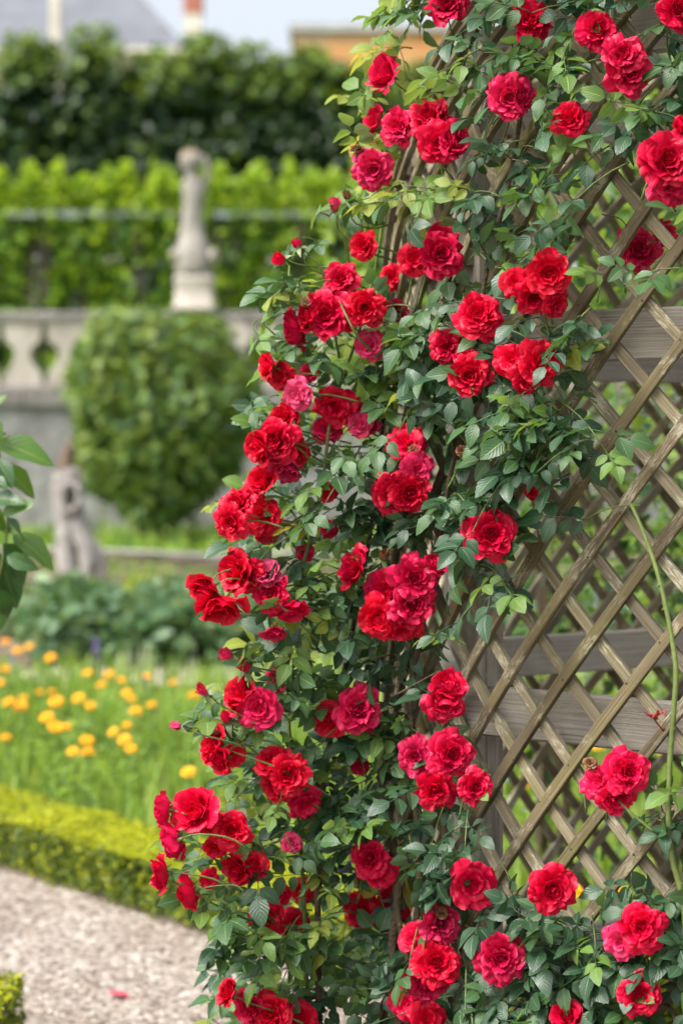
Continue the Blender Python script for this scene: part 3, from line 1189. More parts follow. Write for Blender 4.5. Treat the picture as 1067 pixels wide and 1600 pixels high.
# ------------------------------------------------------------------ roses: leaves
def leaflet(L, W, droop, fold, g, na=7, nc=5, serr=0.05):
    V, UV = [], []
    bend = g.uniform(-.15, .15)
    for i in range(na):
        s = i / (na - 1)
        wv = W * (math.sin(math.pi * min(1, s ** 0.82 * 0.985 + 0.008)) ** 0.85)
        for j in range(nc):
            t = -1 + 2 * j / (nc - 1)
            edge = 1.0
            if abs(t) > .9 and 0 < i < na - 1:
                edge = 1 + serr * (1 if i % 2 else -1)
            x = t * wv * edge + bend * L * s * s * 0.5
            y = s * L
            z = -droop * L * s * s + fold * abs(t) * wv + 0.04 * L * math.sin(s * 9 + t * 3) * abs(t) * 0.4
            V.append((x, y, z))
            UV.append((s, t))
    F = [(i * nc + j, i * nc + j + 1, i * nc + nc + j + 1, i * nc + nc + j) for i in range(na - 1) for j in range(nc - 1)]
    return np.array(V), F, UV


def compound(seed, n=5, lo=False):
    """a whole rose leaf: midstalk along +Y, upper side +Z"""
    g = random.Random(seed)
    parts, uvs = [], []
    ra = [Vector((0, 0, 0)), Vector((0.001, .02, .002)), Vector((0, .045, .001)), Vector((0, .064, -.004))]
    v, f = tube(ra, [.0011, .001, .0009, .0008], 3 if lo else 4)
    parts.append((v, f)); uvs += [(.5, 0.5)] * len(v)
    spots = [(.062, 0, .047)]
    if n >= 3: spots += [(.046, 1, .040), (.045, -1, .040)]
    if n >= 5: spots += [(.022, 1, .033), (.021, -1, .033)]
    if n >= 7: spots += [(.006, 1, .026), (.005, -1, .026)]
    for y0, sd, L in spots:
        L *= g.uniform(.85, 1.15)
        q, fq, uq = leaflet(L, L * g.uniform(.30, .37), g.uniform(.05, .45), g.uniform(.05, .4), g, 5 if lo else 7, 3 if lo else 5)
        a = -sd * R_(g.uniform(52, 72)) + R_(g.uniform(-10, 10))
        ry = R_(g.uniform(-25, 25)) + sd * R_(10)
        m = Matrix.Translation((sd * .002, y0, -.001)) @ Matrix.Rotation(a, 4, 'Z') @ Matrix.Rotation(ry, 4, 'Y') @ Matrix.Rotation(R_(g.uniform(-20, 5)), 4, 'X')
        m = np.array(m)
        q = q @ m[:3, :3].T + m[:3, 3]
        parts.append(([tuple(p) for p in q], fq)); uvs += uq
    V, F = joinvf(parts)
    return V, F, uvs


HI = [compound(200 + i, [5, 5, 7, 3, 5, 5][i % 6]) for i in range(8)]
LO = [compound(300 + i, [5, 5, 7, 3, 5, 5][i % 6], True) for i in range(8)]
HIM = [[mesh('leaf', v, f, m, uv=u) for m in LEAFM] for v, f, u in HI]

GRID = [  # leafiness in squares of 66.7 px round the plant, 16 across, 24 down
    "0000000006765434", "0000000026543533", "0000000035433423", "0000000045343113", "0000000043344014",
    "0000000451265013", "0000002651355112", "0000004777777200", "0000007888877400", "0000006888889600",
    "0000006998778520", "0000027987575120", "0000038998752000", "0000005985460000", "0000003885230000",
    "0000027886210000", "0000147887320000", "0000058888640000", "0000058899730005", "0000258899830004",
    "0000258889754200", "0000058887766445", "0000037887766665", "0000046888767767"]
GR = np.array([[int(c) for c in r] for r in GRID], float)


def dens(x, y):
    gx, gy = x / 66.7 - .5, y / 66.7 - .5
    gx = min(max(gx, -1), 18); gy = min(max(gy, -4), 28)
    x0, y0 = int(math.floor(gx)), int(math.floor(gy))
    fx, fy = gx - x0, gy - y0

    def val(r, c):
        if c < 0: return 0
        if c > 17 or r > 27 or r < -3: return 0
        return GR[min(max(r, 0), 23), min(c, 15)]
    return (val(y0, x0) * (1 - fx) + val(y0, x0 + 1) * fx) * (1 - fy) + (val(y0 + 1, x0) * (1 - fx) + val(y0 + 1, x0 + 1) * fx) * fy


leaves = []   # (matrix, material index, which plant, px, visible size)
shoot_parts = {0: [], 1: []}


def surf_y(x):
    """distance to the lattice skin along this line of sight (None left of it)"""
    t = (x - 533.5) / FP
    A = 1 + t * t; B = -2 * (t * AX + AY); C = AX * AX + AY * AY - AR * AR
    dd = B * B - 4 * A * C
    if dd < 0: return None
    return (-B - math.sqrt(dd)) / (2 * A)


def leaf_mat(x, y, g, depth):  # paler mixes at left and top paint in backlight; some leaves are young
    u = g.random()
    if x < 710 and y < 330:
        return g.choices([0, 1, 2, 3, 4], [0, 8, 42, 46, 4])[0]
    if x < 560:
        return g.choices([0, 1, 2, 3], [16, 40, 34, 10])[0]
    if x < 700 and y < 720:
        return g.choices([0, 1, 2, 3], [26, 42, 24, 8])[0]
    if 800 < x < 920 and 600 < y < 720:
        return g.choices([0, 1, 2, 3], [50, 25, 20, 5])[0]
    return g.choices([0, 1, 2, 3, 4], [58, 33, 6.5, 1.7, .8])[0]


def frame(t, n):
    """rotation with +Y along t and +Z near n"""
    t = t.normalized()
    n = (n - t * n.dot(t))
    if n.length < 1e-4: n = t.orthogonal()
    n.normalize()
    x = t.cross(n)
    return Matrix(((x.x, t.x, n.x), (x.y, t.y, n.y), (x.z, t.z, n.z)))


def outward(x):
    y = surf_y(x)
    if y is None or x < 600:
        return Vector((-0.62, -0.78, 0.05)).normalized()
    px = (x - 533.5) / FP * y
    return Vector((px - AX, y - AY, 0)).normalized()


def grow():
    g = random.Random(77)
    cells = []
    for r in range(-3, 28):
        for c in range(0, 18):
            d = dens((c + .5) * 66.7, (r + .5) * 66.7)
            if d > 0: cells.append((r, c, d ** 1.25))
    W = [c[2] for c in cells]
    for k in range(850):
        r, c, _ = g.choices(cells, W)[0]
        x = (c + g.random()) * 66.7
        y = (r + g.random()) * 66.7
        base = dbush(x, y)
        lat = surf_y(x)
        if x < 610:
            D = base + g.choice([g.uniform(-.02, .10), g.uniform(.05, .42)])
        else:
            back = max(0.02, (lat or base + .1) - 0.03 - base)
            D = base + g.uniform(-.01, 1) * min(back, .12) if g.random() < .8 else base + g.uniform(0, back)
            if y < 330: D = min(D, base + .09)
        P = at(x, y, D)
        O = outward(x)
        wh = 1 if is_b(x, y) else 0
        if x < 620:
            dr = O * g.uniform(.3, 1) + Vector((g.uniform(-.6, .4), g.uniform(-.5, .3), g.uniform(-.35, .75)))
        else:
            tang = Vector((-O.y, O.x, 0))
            dr = O * g.uniform(.0, .45) + tang * g.uniform(-1, 1) + Vector((0, 0, g.uniform(-.6, .8)))
        dr.normalize()
        n = g.randint(2, 4)
        L = 0.032 * n + 0.02
        grav = Vector((0, 0, -.05 * L / .12))
        pts = [P + dr * (L * s) + grav * s * s for s in (0, .25, .5, .75, 1)]
        kept = 0
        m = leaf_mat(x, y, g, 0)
        for i in range(n):
            s = (i + .7) / n
            Q = P + dr * (L * s) + grav * s * s
            side = dr.cross(Vector((0, 0, 1)))
            if side.length < .1: side = Vector((1, 0, 0))
            side.normalize()
            sg = 1 if i % 2 else -1
            td = side * sg * g.uniform(.5, 1) + dr * g.uniform(.2, .7) + O * g.uniform(.1, .55) + Vector((0, 0, g.uniform(-.85, .15)))
            if i == n - 1: td = dr + O * .2 + Vector((0, 0, g.uniform(-.5, .1)))
            td.normalize()
            nn = Vector((0, 0, 1)) * g.uniform(.25, 1.0) + O * g.uniform(.25, 1.0) + Vector((g.uniform(-.4, .4), g.uniform(-.4, .4), g.uniform(-.2, .2)))
            sc = g.uniform(.74, 1.2)
            # where the leaf ends up
            C = Q + td * .05 * sc
            px = C.x / C.y * FP + 533.5
            py = HZ - (C.z - EYE) / C.y * FP
            if dens(px, py) < g.uniform(.4, 2.2): continue
            l2 = surf_y(px)
            if px > 625 and l2 and C.y > l2 - .015 and C.z < 2.05: continue
            hit = False
            for (bx, by, bw, bD, *_r) in bl_info:
                if C.y < bD + .035 and (px - bx) ** 2 + (py - by) ** 2 < (bw * .5 + 12) ** 2:
                    hit = True
                    break
            if hit and g.random() < .93: continue
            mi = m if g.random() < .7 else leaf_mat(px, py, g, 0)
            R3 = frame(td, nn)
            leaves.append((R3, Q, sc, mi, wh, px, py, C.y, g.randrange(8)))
            kept = s
        if kept:
            pts = [P + dr * (L * s) + grav * s * s for s in (0, .25 * kept, .5 * kept, .75 * kept, kept)]
            shoot_parts[wh].append(tube(pts, [.0019, .0017, .0015, .0013, .001], 4))


grow()

# leaves that show largest (in view, outermost) become parts of their own; the rest are one mass
def place_leaves():
    order = sorted(range(len(leaves)), key=lambda i: leaves[i][7] - 0.25 * leaves[i][2] - (0.0 if leaves[i][5] > 600 else 0.16) + (0 if 10 < leaves[i][5] < 1057 and 10 < leaves[i][6] < 1590 else 9))
    single = {0: [], 1: []}
    for i in order:
        w = leaves[i][4]
        if len(single[w]) < 296: single[w].append(i)
    sset = set(single[0]) | set(single[1])
    for w, root in ((0, rose_a), (1, rose_b)):
        for i in single[w]:
            R3, Q, sc, mi, _, px, py, D, var = leaves[i]
            o = obj('leaf', HIM[var][mi])
            o.parent = root
            o.matrix_parent_inverse = Matrix.Translation(-root.location)
            o.matrix_basis = Matrix.Translation(Q) @ (R3.to_4x4() @ Matrix.Scale(sc, 4))
        V, F, MI, U = [], [], [], []
        nv = 0
        for i, lf in enumerate(leaves):
            if i in sset or lf[4] != w: continue
            R3, Q, sc, mi, _, px, py, D, var = lf
            v, f, u = (HI if 0 < px < 1067 and 0 < py < 1600 and D < 3.98 else LO)[var]
            a = np.array(v) @ np.array(R3 * sc).T + np.array(Q)
            V.append(a)
            F += [tuple(q + nv for q in ff) for ff in f]
            MI += [mi] * len(f)
            U += u
            nv += len(v)
        if nv:
            me = mesh('foliage', np.concatenate(V), F, LEAFM, midx=MI, uv=U)
            o = adopt(obj('foliage', me), root)
            tag(o, kind='stuff')
        if shoot_parts[w]:
            v, f = joinvf(shoot_parts[w])
            o = adopt(obj('twigs', mesh('twigs', v, f, M['stalk'])), root)
            tag(o, kind='stuff')


place_leaves()


def cane(pts, r0, r1, mat, root, n=26, sides=7, rough=.08, name='cane', thorns=0):
    p = spline(pts, n)
    v, f = tube(p, [r0 + (r1 - r0) * k / n for k in range(n + 1)], sides, rough, seed=int(pts[0][0] * 1000))
    parts = [(v, f)]
    g = random.Random(int(pts[0][0] * 999))
    for k in range(thorns):
        i = g.randrange(2, n - 1)
        t = (p[i + 1] - p[i]).normalized()
        s = t.cross(Vector((g.uniform(-1, 1), g.uniform(-1, 1), g.uniform(-1, 1)))).normalized()
        r = r0 + (r1 - r0) * i / n
        a = p[i] + s * r * .8
        b = t.cross(s)
        parts.append(([a + t * .004, a - t * .004 + b * .0015, a - t * .004 - b * .0015, a + s * .0065 - t * .002], [(0, 1, 3), (1, 2, 3), (2, 0, 3)]))
    v, f = joinvf(parts)
    return adopt(obj(name, mesh(name, v, f, M[mat])), root)


def G(x, D):   # foot of a cane at ground level
    return Vector(((x - 533.5) / FP * D, D, -.02))


cane([G(505, 3.98), at(500, 1700, 3.98), at(497, 1500, 3.97), at(498, 1330, 3.98), at(512, 1180, 4.02), at(548, 1000, 4.05), at(580, 820, 4.05), at(600, 640, 4.05)], .0075, .0045, 'oldcane', rose_a, thorns=20)
cane([G(488, 4.02), at(482, 1700, 4.0), at(478, 1480, 4.0), at(470, 1330, 4.0), at(455, 1180, 4.0), at(448, 1050, 3.98)], .0055, .003, 'cane', rose_a, thorns=16)
cane([G(640, 4.05), at(600, 1720, 4.0), at(590, 1600, 3.98), at(632, 1510, 3.93), at(655, 1400, 3.92), at(650, 1250, 3.95), at(640, 1080, 3.95)], .010, .006, 'oldcane', rose_a, rough=.16)
cane([G(600, 4.02), at(625, 1650, 3.93), at(612, 1500, 3.96), at(622, 1380, 3.95), at(600, 1240, 4.0), at(585, 1100, 4.03), at(615, 900, 4.0), at(640, 700, 3.97), at(690, 500, 3.86), at(720, 300, 3.84)], .011, .005, 'oldcane', rose_a, n=40, rough=.14)
cane([G(650, 3.98), at(640, 1650, 3.9), at(628, 1480, 3.93), at(610, 1330, 3.97)], .008, .005, 'oldcane', rose_a, rough=.14)
cane([at(640, 1080, 3.95), at(655, 1000, 3.93), at(680, 880, 3.89), at(700, 760, 3.86), at(735, 600, 3.79), at(760, 420, 3.75), at(800, 260, 3.74), at(830, 60, 3.80), at(850, -40, 3.86)], .0065, .004, 'oldcane', rose_a, n=40, rough=.1)
cane([at(448, 1050, 3.98), at(470, 900, 3.96), at(500, 780, 3.95), at(520, 640, 3.98), at(560, 520, 4.0), at(590, 400, 4.05), at(600, 300, 4.1)], .004, .0025, 'cane', rose_a, thorns=12)
cane([at(600, 640, 4.05), at(585, 560, 3.93), at(555, 520, 3.86), at(530, 470, 3.88)], .003, .0018, 'cane', rose_a)
cane([at(500, 1250, 4.0), at(440, 1215, 3.92), at(380, 1160, 3.88), at(320, 1140, 3.85), at(272, 1133, 3.84)], .003, .0012, 'cane', rose_a)
cane([at(498, 1330, 4.0), at(430, 1340, 3.94), at(385, 1320, 3.88), at(330, 1305, 3.84)], .0022, .0015, 'cane', rose_a)
cane([at(497, 1450, 4.02), at(400, 1440, 3.97), at(320, 1405, 3.90), at(262, 1372, 3.84)], .0022, .0015, 'cane', rose_a)
cane([at(500, 780, 3.95), at(460, 830, 3.9), at(420, 860, 3.88), at(380, 910, 3.84)], .003, .0014, 'cane', rose_a)
cane([at(530, 560, 3.98), at(505, 430, 3.93), at(478, 400, 3.92), at(436, 404, 3.92)], .0025, .0012, 'stalk', rose_a)
cane([at(505, 430, 3.93), at(490, 405, 3.93), at(461, 378, 3.92)], .0018, .0011, 'stalk', rose_a)
cane([at(548, 420, 3.98), at(535, 365, 3.95), at(523, 322, 3.95)], .0022, .0012, 'stalk', rose_a)
# dry twig poking across the post
cane([at(620, 1085, 3.80), at(650, 1068, 3.74), at(688, 1047, 3.70)], .0016, .0008, 'twig' if False else 'oldcane', rose_a)
# a thin tendril behind the lattice gap
cane([at(940, 335, 3.63), at(968, 342, 3.60), at(985, 362, 3.62), at(998, 372, 3.65)], .0012, .0008, 'oldcane', rose_a)
# right-hand plant
cane([G(1090, 3.42), at(1075, 1500, 3.42), at(1048, 1330, 3.43), at(1044, 1230, 3.45), at(1052, 1110, 3.455), at(1055, 1040, 3.455), at(1040, 950, 3.47), at(1022, 880, 3.49), at(1000, 820, 3.51), at(985, 788, 3.535)], .0062, .0034, 'cane', rose_b, n=36, thorns=16)
cane([at(1048, 1330, 3.43), at(1020, 1300, 3.43), at(985, 1270, 3.44), at(965, 1250, 3.46)], .003, .002, 'cane', rose_b)
cane([G(1100, 3.40), at(1060, 1640, 3.46), at(1030, 1560, 3.51), at(990, 1490, 3.52)], .004, .002, 'oldcane', rose_b)
cane([G(1060, 3.44), at(960, 1650, 3.50), at(905, 1560, 3.58), at(862, 1420, 3.615)], .004, .0016, 'oldcane', rose_b)


def red_shoot():
    b = at(1036, 1142, 3.452)
    pts = [b, at(1026, 1130, 3.44), at(1018, 1118, 3.43)]
    v, f = tube(spline(pts, 6), [.002, .0019, .0018, .0017, .0016, .0015, .0014], 5)
    parts = [(v, f)]
    g = random.Random(5)
    for k in range(6):
        p = spline([at(1022 + g.uniform(-6, 6), 1122 + g.uniform(-4, 4), 3.43), at(1012 + k * 5, 1116 + g.uniform(-6, 2), 3.42), at(1004 + k * 7, 1110 + (k % 3) * 6, 3.415)], 4)
        v, f = tube(p, [.0012, .002, .0026, .0018, .0004], 4)
        parts.append((v, f))
    v, f = joinvf(parts)
    o = adopt(obj('young_shoot', mesh('young_shoot', v, f, M['redshoot'])), rose_b)
    o['label'] = 'dark red young shoot on the green cane'


red_shoot()

# fallen petal on the gravel
fp = VAR['loose'][0]['outer'][0]
o = obj('fallen_petal', fp)
q = at(193, 1560, 5.72)
o.location = (q.x - .02, q.y, 0.02)
o.rotation_euler = (R_(185), R_(10), .4)
o.scale = (1.1, 1.1, 1.1)
o.color = (.7, .08, .14, 1)
tag(o, 'single pink rose petal lying on the gravel', 'petal')

# ------------------------------------------------------------------ pear branch at the left edge
M['pear'] = mat_leaf('pear_leaf', (0.05, 0.115, 0.02), (0.09, 0.18, 0.035), 0.32, 0.36, 0.55, (0.22, 0.40, 0.03), veins=True, back=(0.14, 0.22, 0.07))
M['pear_dark'] = mat_leaf('pear_leaf_dark', (0.03, 0.085, 0.024), (0.055, 0.13, 0.036), 0.26, 0.34, 0.55, (0.08, 0.2, 0.03), veins=True)
M['bark'] = mat_rough('bark', [(0.3, (0.05, 0.038, 0.026)), (0.6, (0.12, 0.095, 0.07)), (0.8, (0.2, 0.17, 0.13))], 14, 0.9, 0.8)


def pear():
    Dp = 4.55
    root = empty('pear_tree', (-0.95, Dp, 0))
    tag(root, 'young pear tree reaching glossy green leaves in from the side', 'tree')
    c0 = cane([(-.95, Dp, -.02), (-.94, Dp, .6), (-.92, Dp, 1.2), (-.90, Dp + .02, 1.75)], .02, .012, 'bark', root, name='trunk')
    br = [[(-.94, Dp, .75), at(-60, 1020, Dp), at(-20, 960, Dp), at(8, 860, Dp), at(12, 770, Dp), at(-4, 690, Dp), at(-8, 610, Dp)],
          [(-.93, Dp, 1.0), at(-50, 860, Dp), at(10, 800, Dp), at(22, 770, Dp)],
          [(-.92, Dp, 1.35), at(-50, 720, Dp), at(-10, 690, Dp), at(10, 676, Dp)]]
    for b in br:
        cane(b, .006, .002, 'cane', root, name='branch')
    g = random.Random(3)
    # x, y of the leaf's base, x, y of its tip, size shift, dark?
    lv = [(-5, 690, 70, 725, 0), (2, 728, 50, 775, 0), (-12, 640, 12, 622, 0), (5, 800, 42, 800, 0), (20, 836, 78, 880, 0), (12, 815, 40, 850, 1),
          (5, 850, 42, 915, 1), (0, 870, 22, 950, 1), (-10, 920, 14, 988, 1), (-8, 860, 10, 930, 1), (12, 868, 46, 900, 1), (-10, 780, 28, 790, 1),
          (-6, 715, 14, 760, 1), (-20, 650, -2, 690, 0), (-15, 745, 5, 770, 1), (-12, 818, 14, 840, 0), (-25, 900, 6, 960, 1), (-30, 660, -10, 620, 0)]
    for _ in range(36):
        x, y = g.uniform(-170, -30), g.uniform(560, 1050)
        lv.append((x, y, x + g.uniform(-50, 50), y + g.uniform(20, 70), g.random() < .5))
    for (x0, y0, x1, y1, dk) in lv:
        p0 = at(x0, y0, Dp + g.uniform(-.05, .05))
        p1 = at(x1, y1, Dp + g.uniform(-.09, .05))
        td = p1 - p0
        L = td.length * 1.08
        v, f, u = leaflet(L, max(.016, L * .26), g.uniform(.12, .3), .35, g)
        nn = Vector((g.uniform(-.5, .5), -.7, g.uniform(.3, .9)))
        R3 = frame(td + Vector((0, 0, .02)), nn)
        me = mesh('leaf', v, f, M['pear_dark'] if dk else M['pear'], uv=u)
        o = obj('leaf', me)
        o.parent = root
        o.matrix_parent_inverse = Matrix.Translation(-root.location)
        o.matrix_basis = Matrix.Translation(p0) @ R3.to_4x4()


pear()

# ------------------------------------------------------------------ marigold bed
M['grass_a'] = mat_leaf('bed_grass', (0.15, 0.26, 0.03), (0.24, 0.37, 0.065), 0.35, 0.5, 0.3, scale=2)
M['grass_b'] = mat_leaf('bed_grass_pale', (0.24, 0.33, 0.06), (0.34, 0.42, 0.11), 0.35, 0.5, 0.3, scale=2)
M['grass_c'] = mat_leaf('bed_grass_deep', (0.05, 0.12, 0.025), (0.08, 0.16, 0.035), 0.3, 0.5, 0.3, scale=2)
M['veg_pale'] = mat_leaf('pale_weed', (0.20, 0.26, 0.14), (0.32, 0.36, 0.24), 0.3, 0.5, 0.3, scale=2)
M['marigold'] = mat_rough('marigold_petal', [(0.3, (0.74, 0.29, 0.003)), (0.7, (0.85, 0.42, 0.006))], 20, 0.6, 0.1)
M['marigold_eye'] = mat_rough('marigold_eye', [(0.3, (0.45, 0.14, 0.005)), (0.7, (0.6, 0.22, 0.01))], 60, 0.8, 0.3)


def blades(n, xr, yr, hmin, hmax, mats, probs, name, label, clip=None, wid=.007, lean=.35, seed=0, cat='grass'):
    g = np.random.default_rng(seed)
    x = g.uniform(*xr, n); y = g.uniform(*yr, n)
    if clip is not None:
        k = clip(x, y); x, y = x[k], y[k]
    n = len(x)
    h = g.uniform(hmin, hmax, n) * (0.75 + 0.35 * np.sin(x * 5 + y * 2.3) * np.sin(y * 4.1 - x))
    a = g.uniform(0, 6.28, n); l = g.uniform(0, lean, n) * h
    w = g.uniform(.5, 1.3, n) * wid
    ca, sa = np.cos(a), np.sin(a)
    V = np.zeros((n, 5, 3))
    z0 = np.zeros(n) + 0.01
    for i, (f, ww) in enumerate(((0, 1), (0, -1), (.55, 1), (.55, -1), (1, 0))):
        bx, by = ca * l * f * f, sa * l * f * f
        V[:, i, 0] = x + bx - sa * w * ww * (1 if f == 0 else 1.1)
        V[:, i, 1] = y + by + ca * w * ww * (1 if f == 0 else 1.1)
        V[:, i, 2] = z0 + h * f
    i = (np.arange(n) * 5)[:, None]
    F = np.concatenate([i + [[0, 1, 3]], i + [[0, 3, 2]], i + [[2, 3, 4]]], 1).reshape(-1, 3)
    mi = np.repeat(g.choice(len(mats), n, p=probs), 3)
    o = obj(name, mesh(name, V, F, mats, midx=mi))
    return tag(o, label, cat, kind='stuff')


inbed = lambda x, y: (y > 7.0 - 1.22 * (x + .9) + .55)
blades(25000, (-2.7, 2.8), (6.2, 12.3), .06, .27, [M['grass_a'], M['grass_b'], M['grass_c']], [.55, .27, .18], 'bed_greenery',
       'soft green feathery growth filling the marigold bed', inbed, seed=5)
blades(1500, (-2.9, 3.0), (12.2, 13.6), .08, .30, [M['grass_a'], M['veg_pale'], M['grass_c']], [.4, .3, .3], 'path_weeds',
       'thin pale weeds straggling over the narrow garden path', seed=6, wid=.012)


def flower_head(seed):
    g = random.Random(seed)
    V, F = [], []
    for ring, (n, r0, r1, z1) in enumerate(((13, .006, .031, .004), (11, .005, .024, .009))):
        for i in range(n):
            a = (i + .5 * ring) * 6.2832 / n + g.uniform(-.1, .1)
            w = .0075
            k = len(V)
            for r, ww, z in ((r0, .3, .0), (r0 * .4 + r1 * .6, 1, z1), (r1, .55, z1 - .002)):
                for t in (-1, 1):
                    V.append((math.cos(a) * r - math.sin(a) * t * w * ww, math.sin(a) * r + math.cos(a) * t * w * ww, z + ring * .003))
            F += [(k, k + 1, k + 3, k + 2), (k + 2, k + 3, k + 5, k + 4)]
    nf = len(F)
    v, f = tube([Vector((0, 0, -.002)), Vector((0, 0, .006)), Vector((0, 0, .010))], [.010, .009, .004], 8)
    n = len(V)
    V += [tuple(p) for p in v]
    F += [tuple(q + n for q in ff) for ff in f]
    return mesh('flower_head', V, F, [M['marigold'], M['marigold_eye']], midx=[0] * nf + [1] * len(f))


HEADS = [flower_head(i) for i in range(3)]


def marigold_plant(seed):
    g = np.random.default_rng(seed)
    n = 70
    P = np.stack([g.normal(0, .05, n), g.normal(0, .05, n), g.uniform(.02, .24, n)], 1)
    V, F = leaf_cloud(P, .055, up=.4, aspect=.28)
    mi = np.repeat(g.choice(2, n, p=[.7, .3]), 2)
    return mesh('foliage', V, F, [M['grass_a'], M['grass_c']], midx=mi, smooth=False)


MPL = [marigold_plant(i) for i in range(3)]
mpx = [(25, 188), (72, 222), (120, 205), (203, 250), (25, 293), (350, 310), (435, 318), (485, 338), (405, 358), (585, 325), (160, 388), (210, 385), (95, 410),
       (40, 428), (85, 445), (225, 425), (315, 412), (360, 440), (505, 390), (525, 415), (603, 438), (540, 463), (190, 488), (220, 525), (262, 528), (505, 518),
       (453, 545), (347, 580), (25, 568), (350, 628), (292, 622), (497, 575), (520, 612), (750, 705), (770, 400), (850, 385), (790, 530), (1, 350), (690, 350),
       (-60, 300), (-90, 480), (-40, 420)]
mpos = [(zx / 2.54, 930 + zy / 2.54) for zx, zy in mpx]
# seen through the lattice too
mpos += [(935, 1165), (817, 1225), (905, 1395), (968, 1400), (700, 1120), (560, 1130), (620, 1200), (880, 1120), (1040, 1180)]
g = random.Random(12)
for i, (x, y) in enumerate(mpos):
    z = g.uniform(.30, .37)
    D = (EYE - z) * FP / (y - HZ)
    p = at(x, y, D)
    r = empty('marigold', (p.x, p.y, 0.01))
    tag(r, 'orange marigold flower on a thin stem above the feathery green bed', 'flower', 'marigolds in the bed')
    hz = p.z - .01
    v, f = tube([Vector((0.01, 0, 0)), Vector((.004, 0, hz * .5)), Vector((0, 0, hz))], [.003, .0026, .002], 5)
    obj('stem', mesh('stem', v, f, M['stalk']), r)
    o = obj('flower_head', g.choice(HEADS), r, (0, 0, hz))
    s = g.uniform(.7, 1.15) * (1 + max(0, D - 9) * .03)
    o.scale = (s, s, s * 1.3)
    o.rotation_euler = (R_(g.uniform(0, 32)), R_(g.uniform(-20, 20)), 0)
    o = obj('foliage', g.choice(MPL), r)
    o.rotation_euler = (0, 0, g.uniform(0, 6))

# purple spikes between the beds
M['purple'] = mat_rough('lavender_flower', [(0.3, (0.13, 0.09, 0.32)), (0.7, (0.24, 0.17, 0.5))], 30, 0.7, 0.2)


def spike(x, y, D, h):
    p = at(x, y, D)
    r = empty('lavender', (p.x, D, 0.01))
    tag(r, 'thin violet flower spike standing among the bed plants', 'flower', 'violet flower spikes')
    v, f = tube([Vector((0, 0, 0)), Vector((.01, 0, p.z * .5)), Vector((0, 0, p.z))], [.004, .004, .003], 5)
    obj('stem', mesh('stem', v, f, M['stalk']), r)
    P = np.stack([rng.normal(0, .012, 60), rng.normal(0, .012, 60), rng.uniform(p.z - h, p.z + .01, 60)], 1)
    V, F = leaf_cloud(P, .03)
    obj('flower_spike', mesh('flower_spike', V, F, M['purple'], smooth=False), r)


for a in ((152, 1000, 13.6, .2), (226, 1062, 12.3, .1), (190, 1085, 12.2, .08), (18, 1030, 13.0, .1)): spike(*a)

# ------------------------------------------------------------------ leafy vegetable bed
M['veg_a'] = mat_leaf('veg_leaf_bluegreen', (0.085, 0.165, 0.085), (0.15, 0.25, 0.13), 0.2, 0.5, 0.4, scale=3)
M['veg_b'] = mat_leaf('veg_leaf_green', (0.035, 0.095, 0.035), (0.07, 0.15, 0.05), 0.25, 0.45, 0.4, scale=3)
M['veg_c'] = mat_leaf('veg_leaf_pale', (0.16, 0.25, 0.12), (0.24, 0.32, 0.17), 0.25, 0.5, 0.4, scale=3)


def veg_mesh(seed):
    g = np.random.default_rng(seed)
    n = 420
    P, d = lumpy_points(n, .36, .34, .30, shell=.6, seed=seed)
    P = P[P[:, 2] > -.26]; d = d[:len(P)]
    P[:, 2] += .27
    V, F = leaf_cloud(P, .12, up=.5, aspect=.7)
    mi = np.repeat(g.choice(3, len(P), p=[.45, .4, .15]), 2)
    return mesh('foliage', V, F, [M['veg_a'], M['veg_b'], M['veg_c']], midx=mi, smooth=False)


VEG = [veg_mesh(40 + i) for i in range(4)]
STEM = mesh('stem', *tube([Vector((0, 0, 0)), Vector((.01, 0, .15)), Vector((0, 0, .32))], [.012, .01, .006], 6), M['stalk'])
g = random.Random(21)
for row, Y in enumerate((14.2, 15.1, 16.0, 16.9)):
    for k in range(13):
        x = -2.45 + k * .47 + g.uniform(-.08, .08) + (row % 2) * .22
        if row == 0 and (x < -2.1): continue
        r = empty('bean_plant', (x, Y + g.uniform(-.1, .1), .012))
        tag(r, 'bushy blue green vegetable plant in the bed before the wattle fence', 'plant', 'leafy plants in the vegetable bed')
        o = obj('foliage', g.choice(VEG), r)
        s = g.uniform(.85, 1.15)
        o.scale = (s, s, s * (g.uniform(.75, 1.0) if row < 2 else g.uniform(.5, .75)))
        o.rotation_euler = (0, 0, g.uniform(0, 6))
        obj('stem', STEM, r)
# lighter young plant standing taller before the fence
def tall_sprout(x, y, D, label):
    p = at(x, y, D)
    r = empty('tall_sprout', (p.x, D, .012))
    tag(r, label, 'plant')
    v, f = tube([Vector((0, 0, 0)), Vector((.02, 0, p.z * .5)), Vector((0, 0, p.z))], [.008, .007, .005], 5)
    obj('stem', mesh('stem', v, f, M['stalk']), r)
    P = np.stack([rng.normal(0, .07, 60), rng.normal(0, .07, 60), p.z + rng.normal(-.05, .06, 60)], 1)
    V, F = leaf_cloud(P, .10, up=.5, aspect=.6)
    obj('foliage', mesh('foliage', V, F, M['grass_b'], smooth=False), r)


tall_sprout(212, 905, 17.2, 'tall pale green sprout rising above the bed plants before the fence')
tall_sprout(150, 925, 17.0, 'pale green sprout at the foot of the gnarled grey stump')

# ------------------------------------------------------------------ wattle fence
M['wattle'] = mat_rough('wattle_rod', [(0.3, (0.12, 0.095, 0.07)), (0.6, (0.26, 0.215, 0.165)), (0.8, (0.36, 0.31, 0.25))], 5, 0.9, 0.5)
M['greywood'] = mat_rough('grey_wood', [(0.3, (0.17, 0.155, 0.14)), (0.55, (0.31, 0.29, 0.27)), (0.8, (0.42, 0.40, 0.38))], 3.5, 0.85, 0.8, bscale=25)


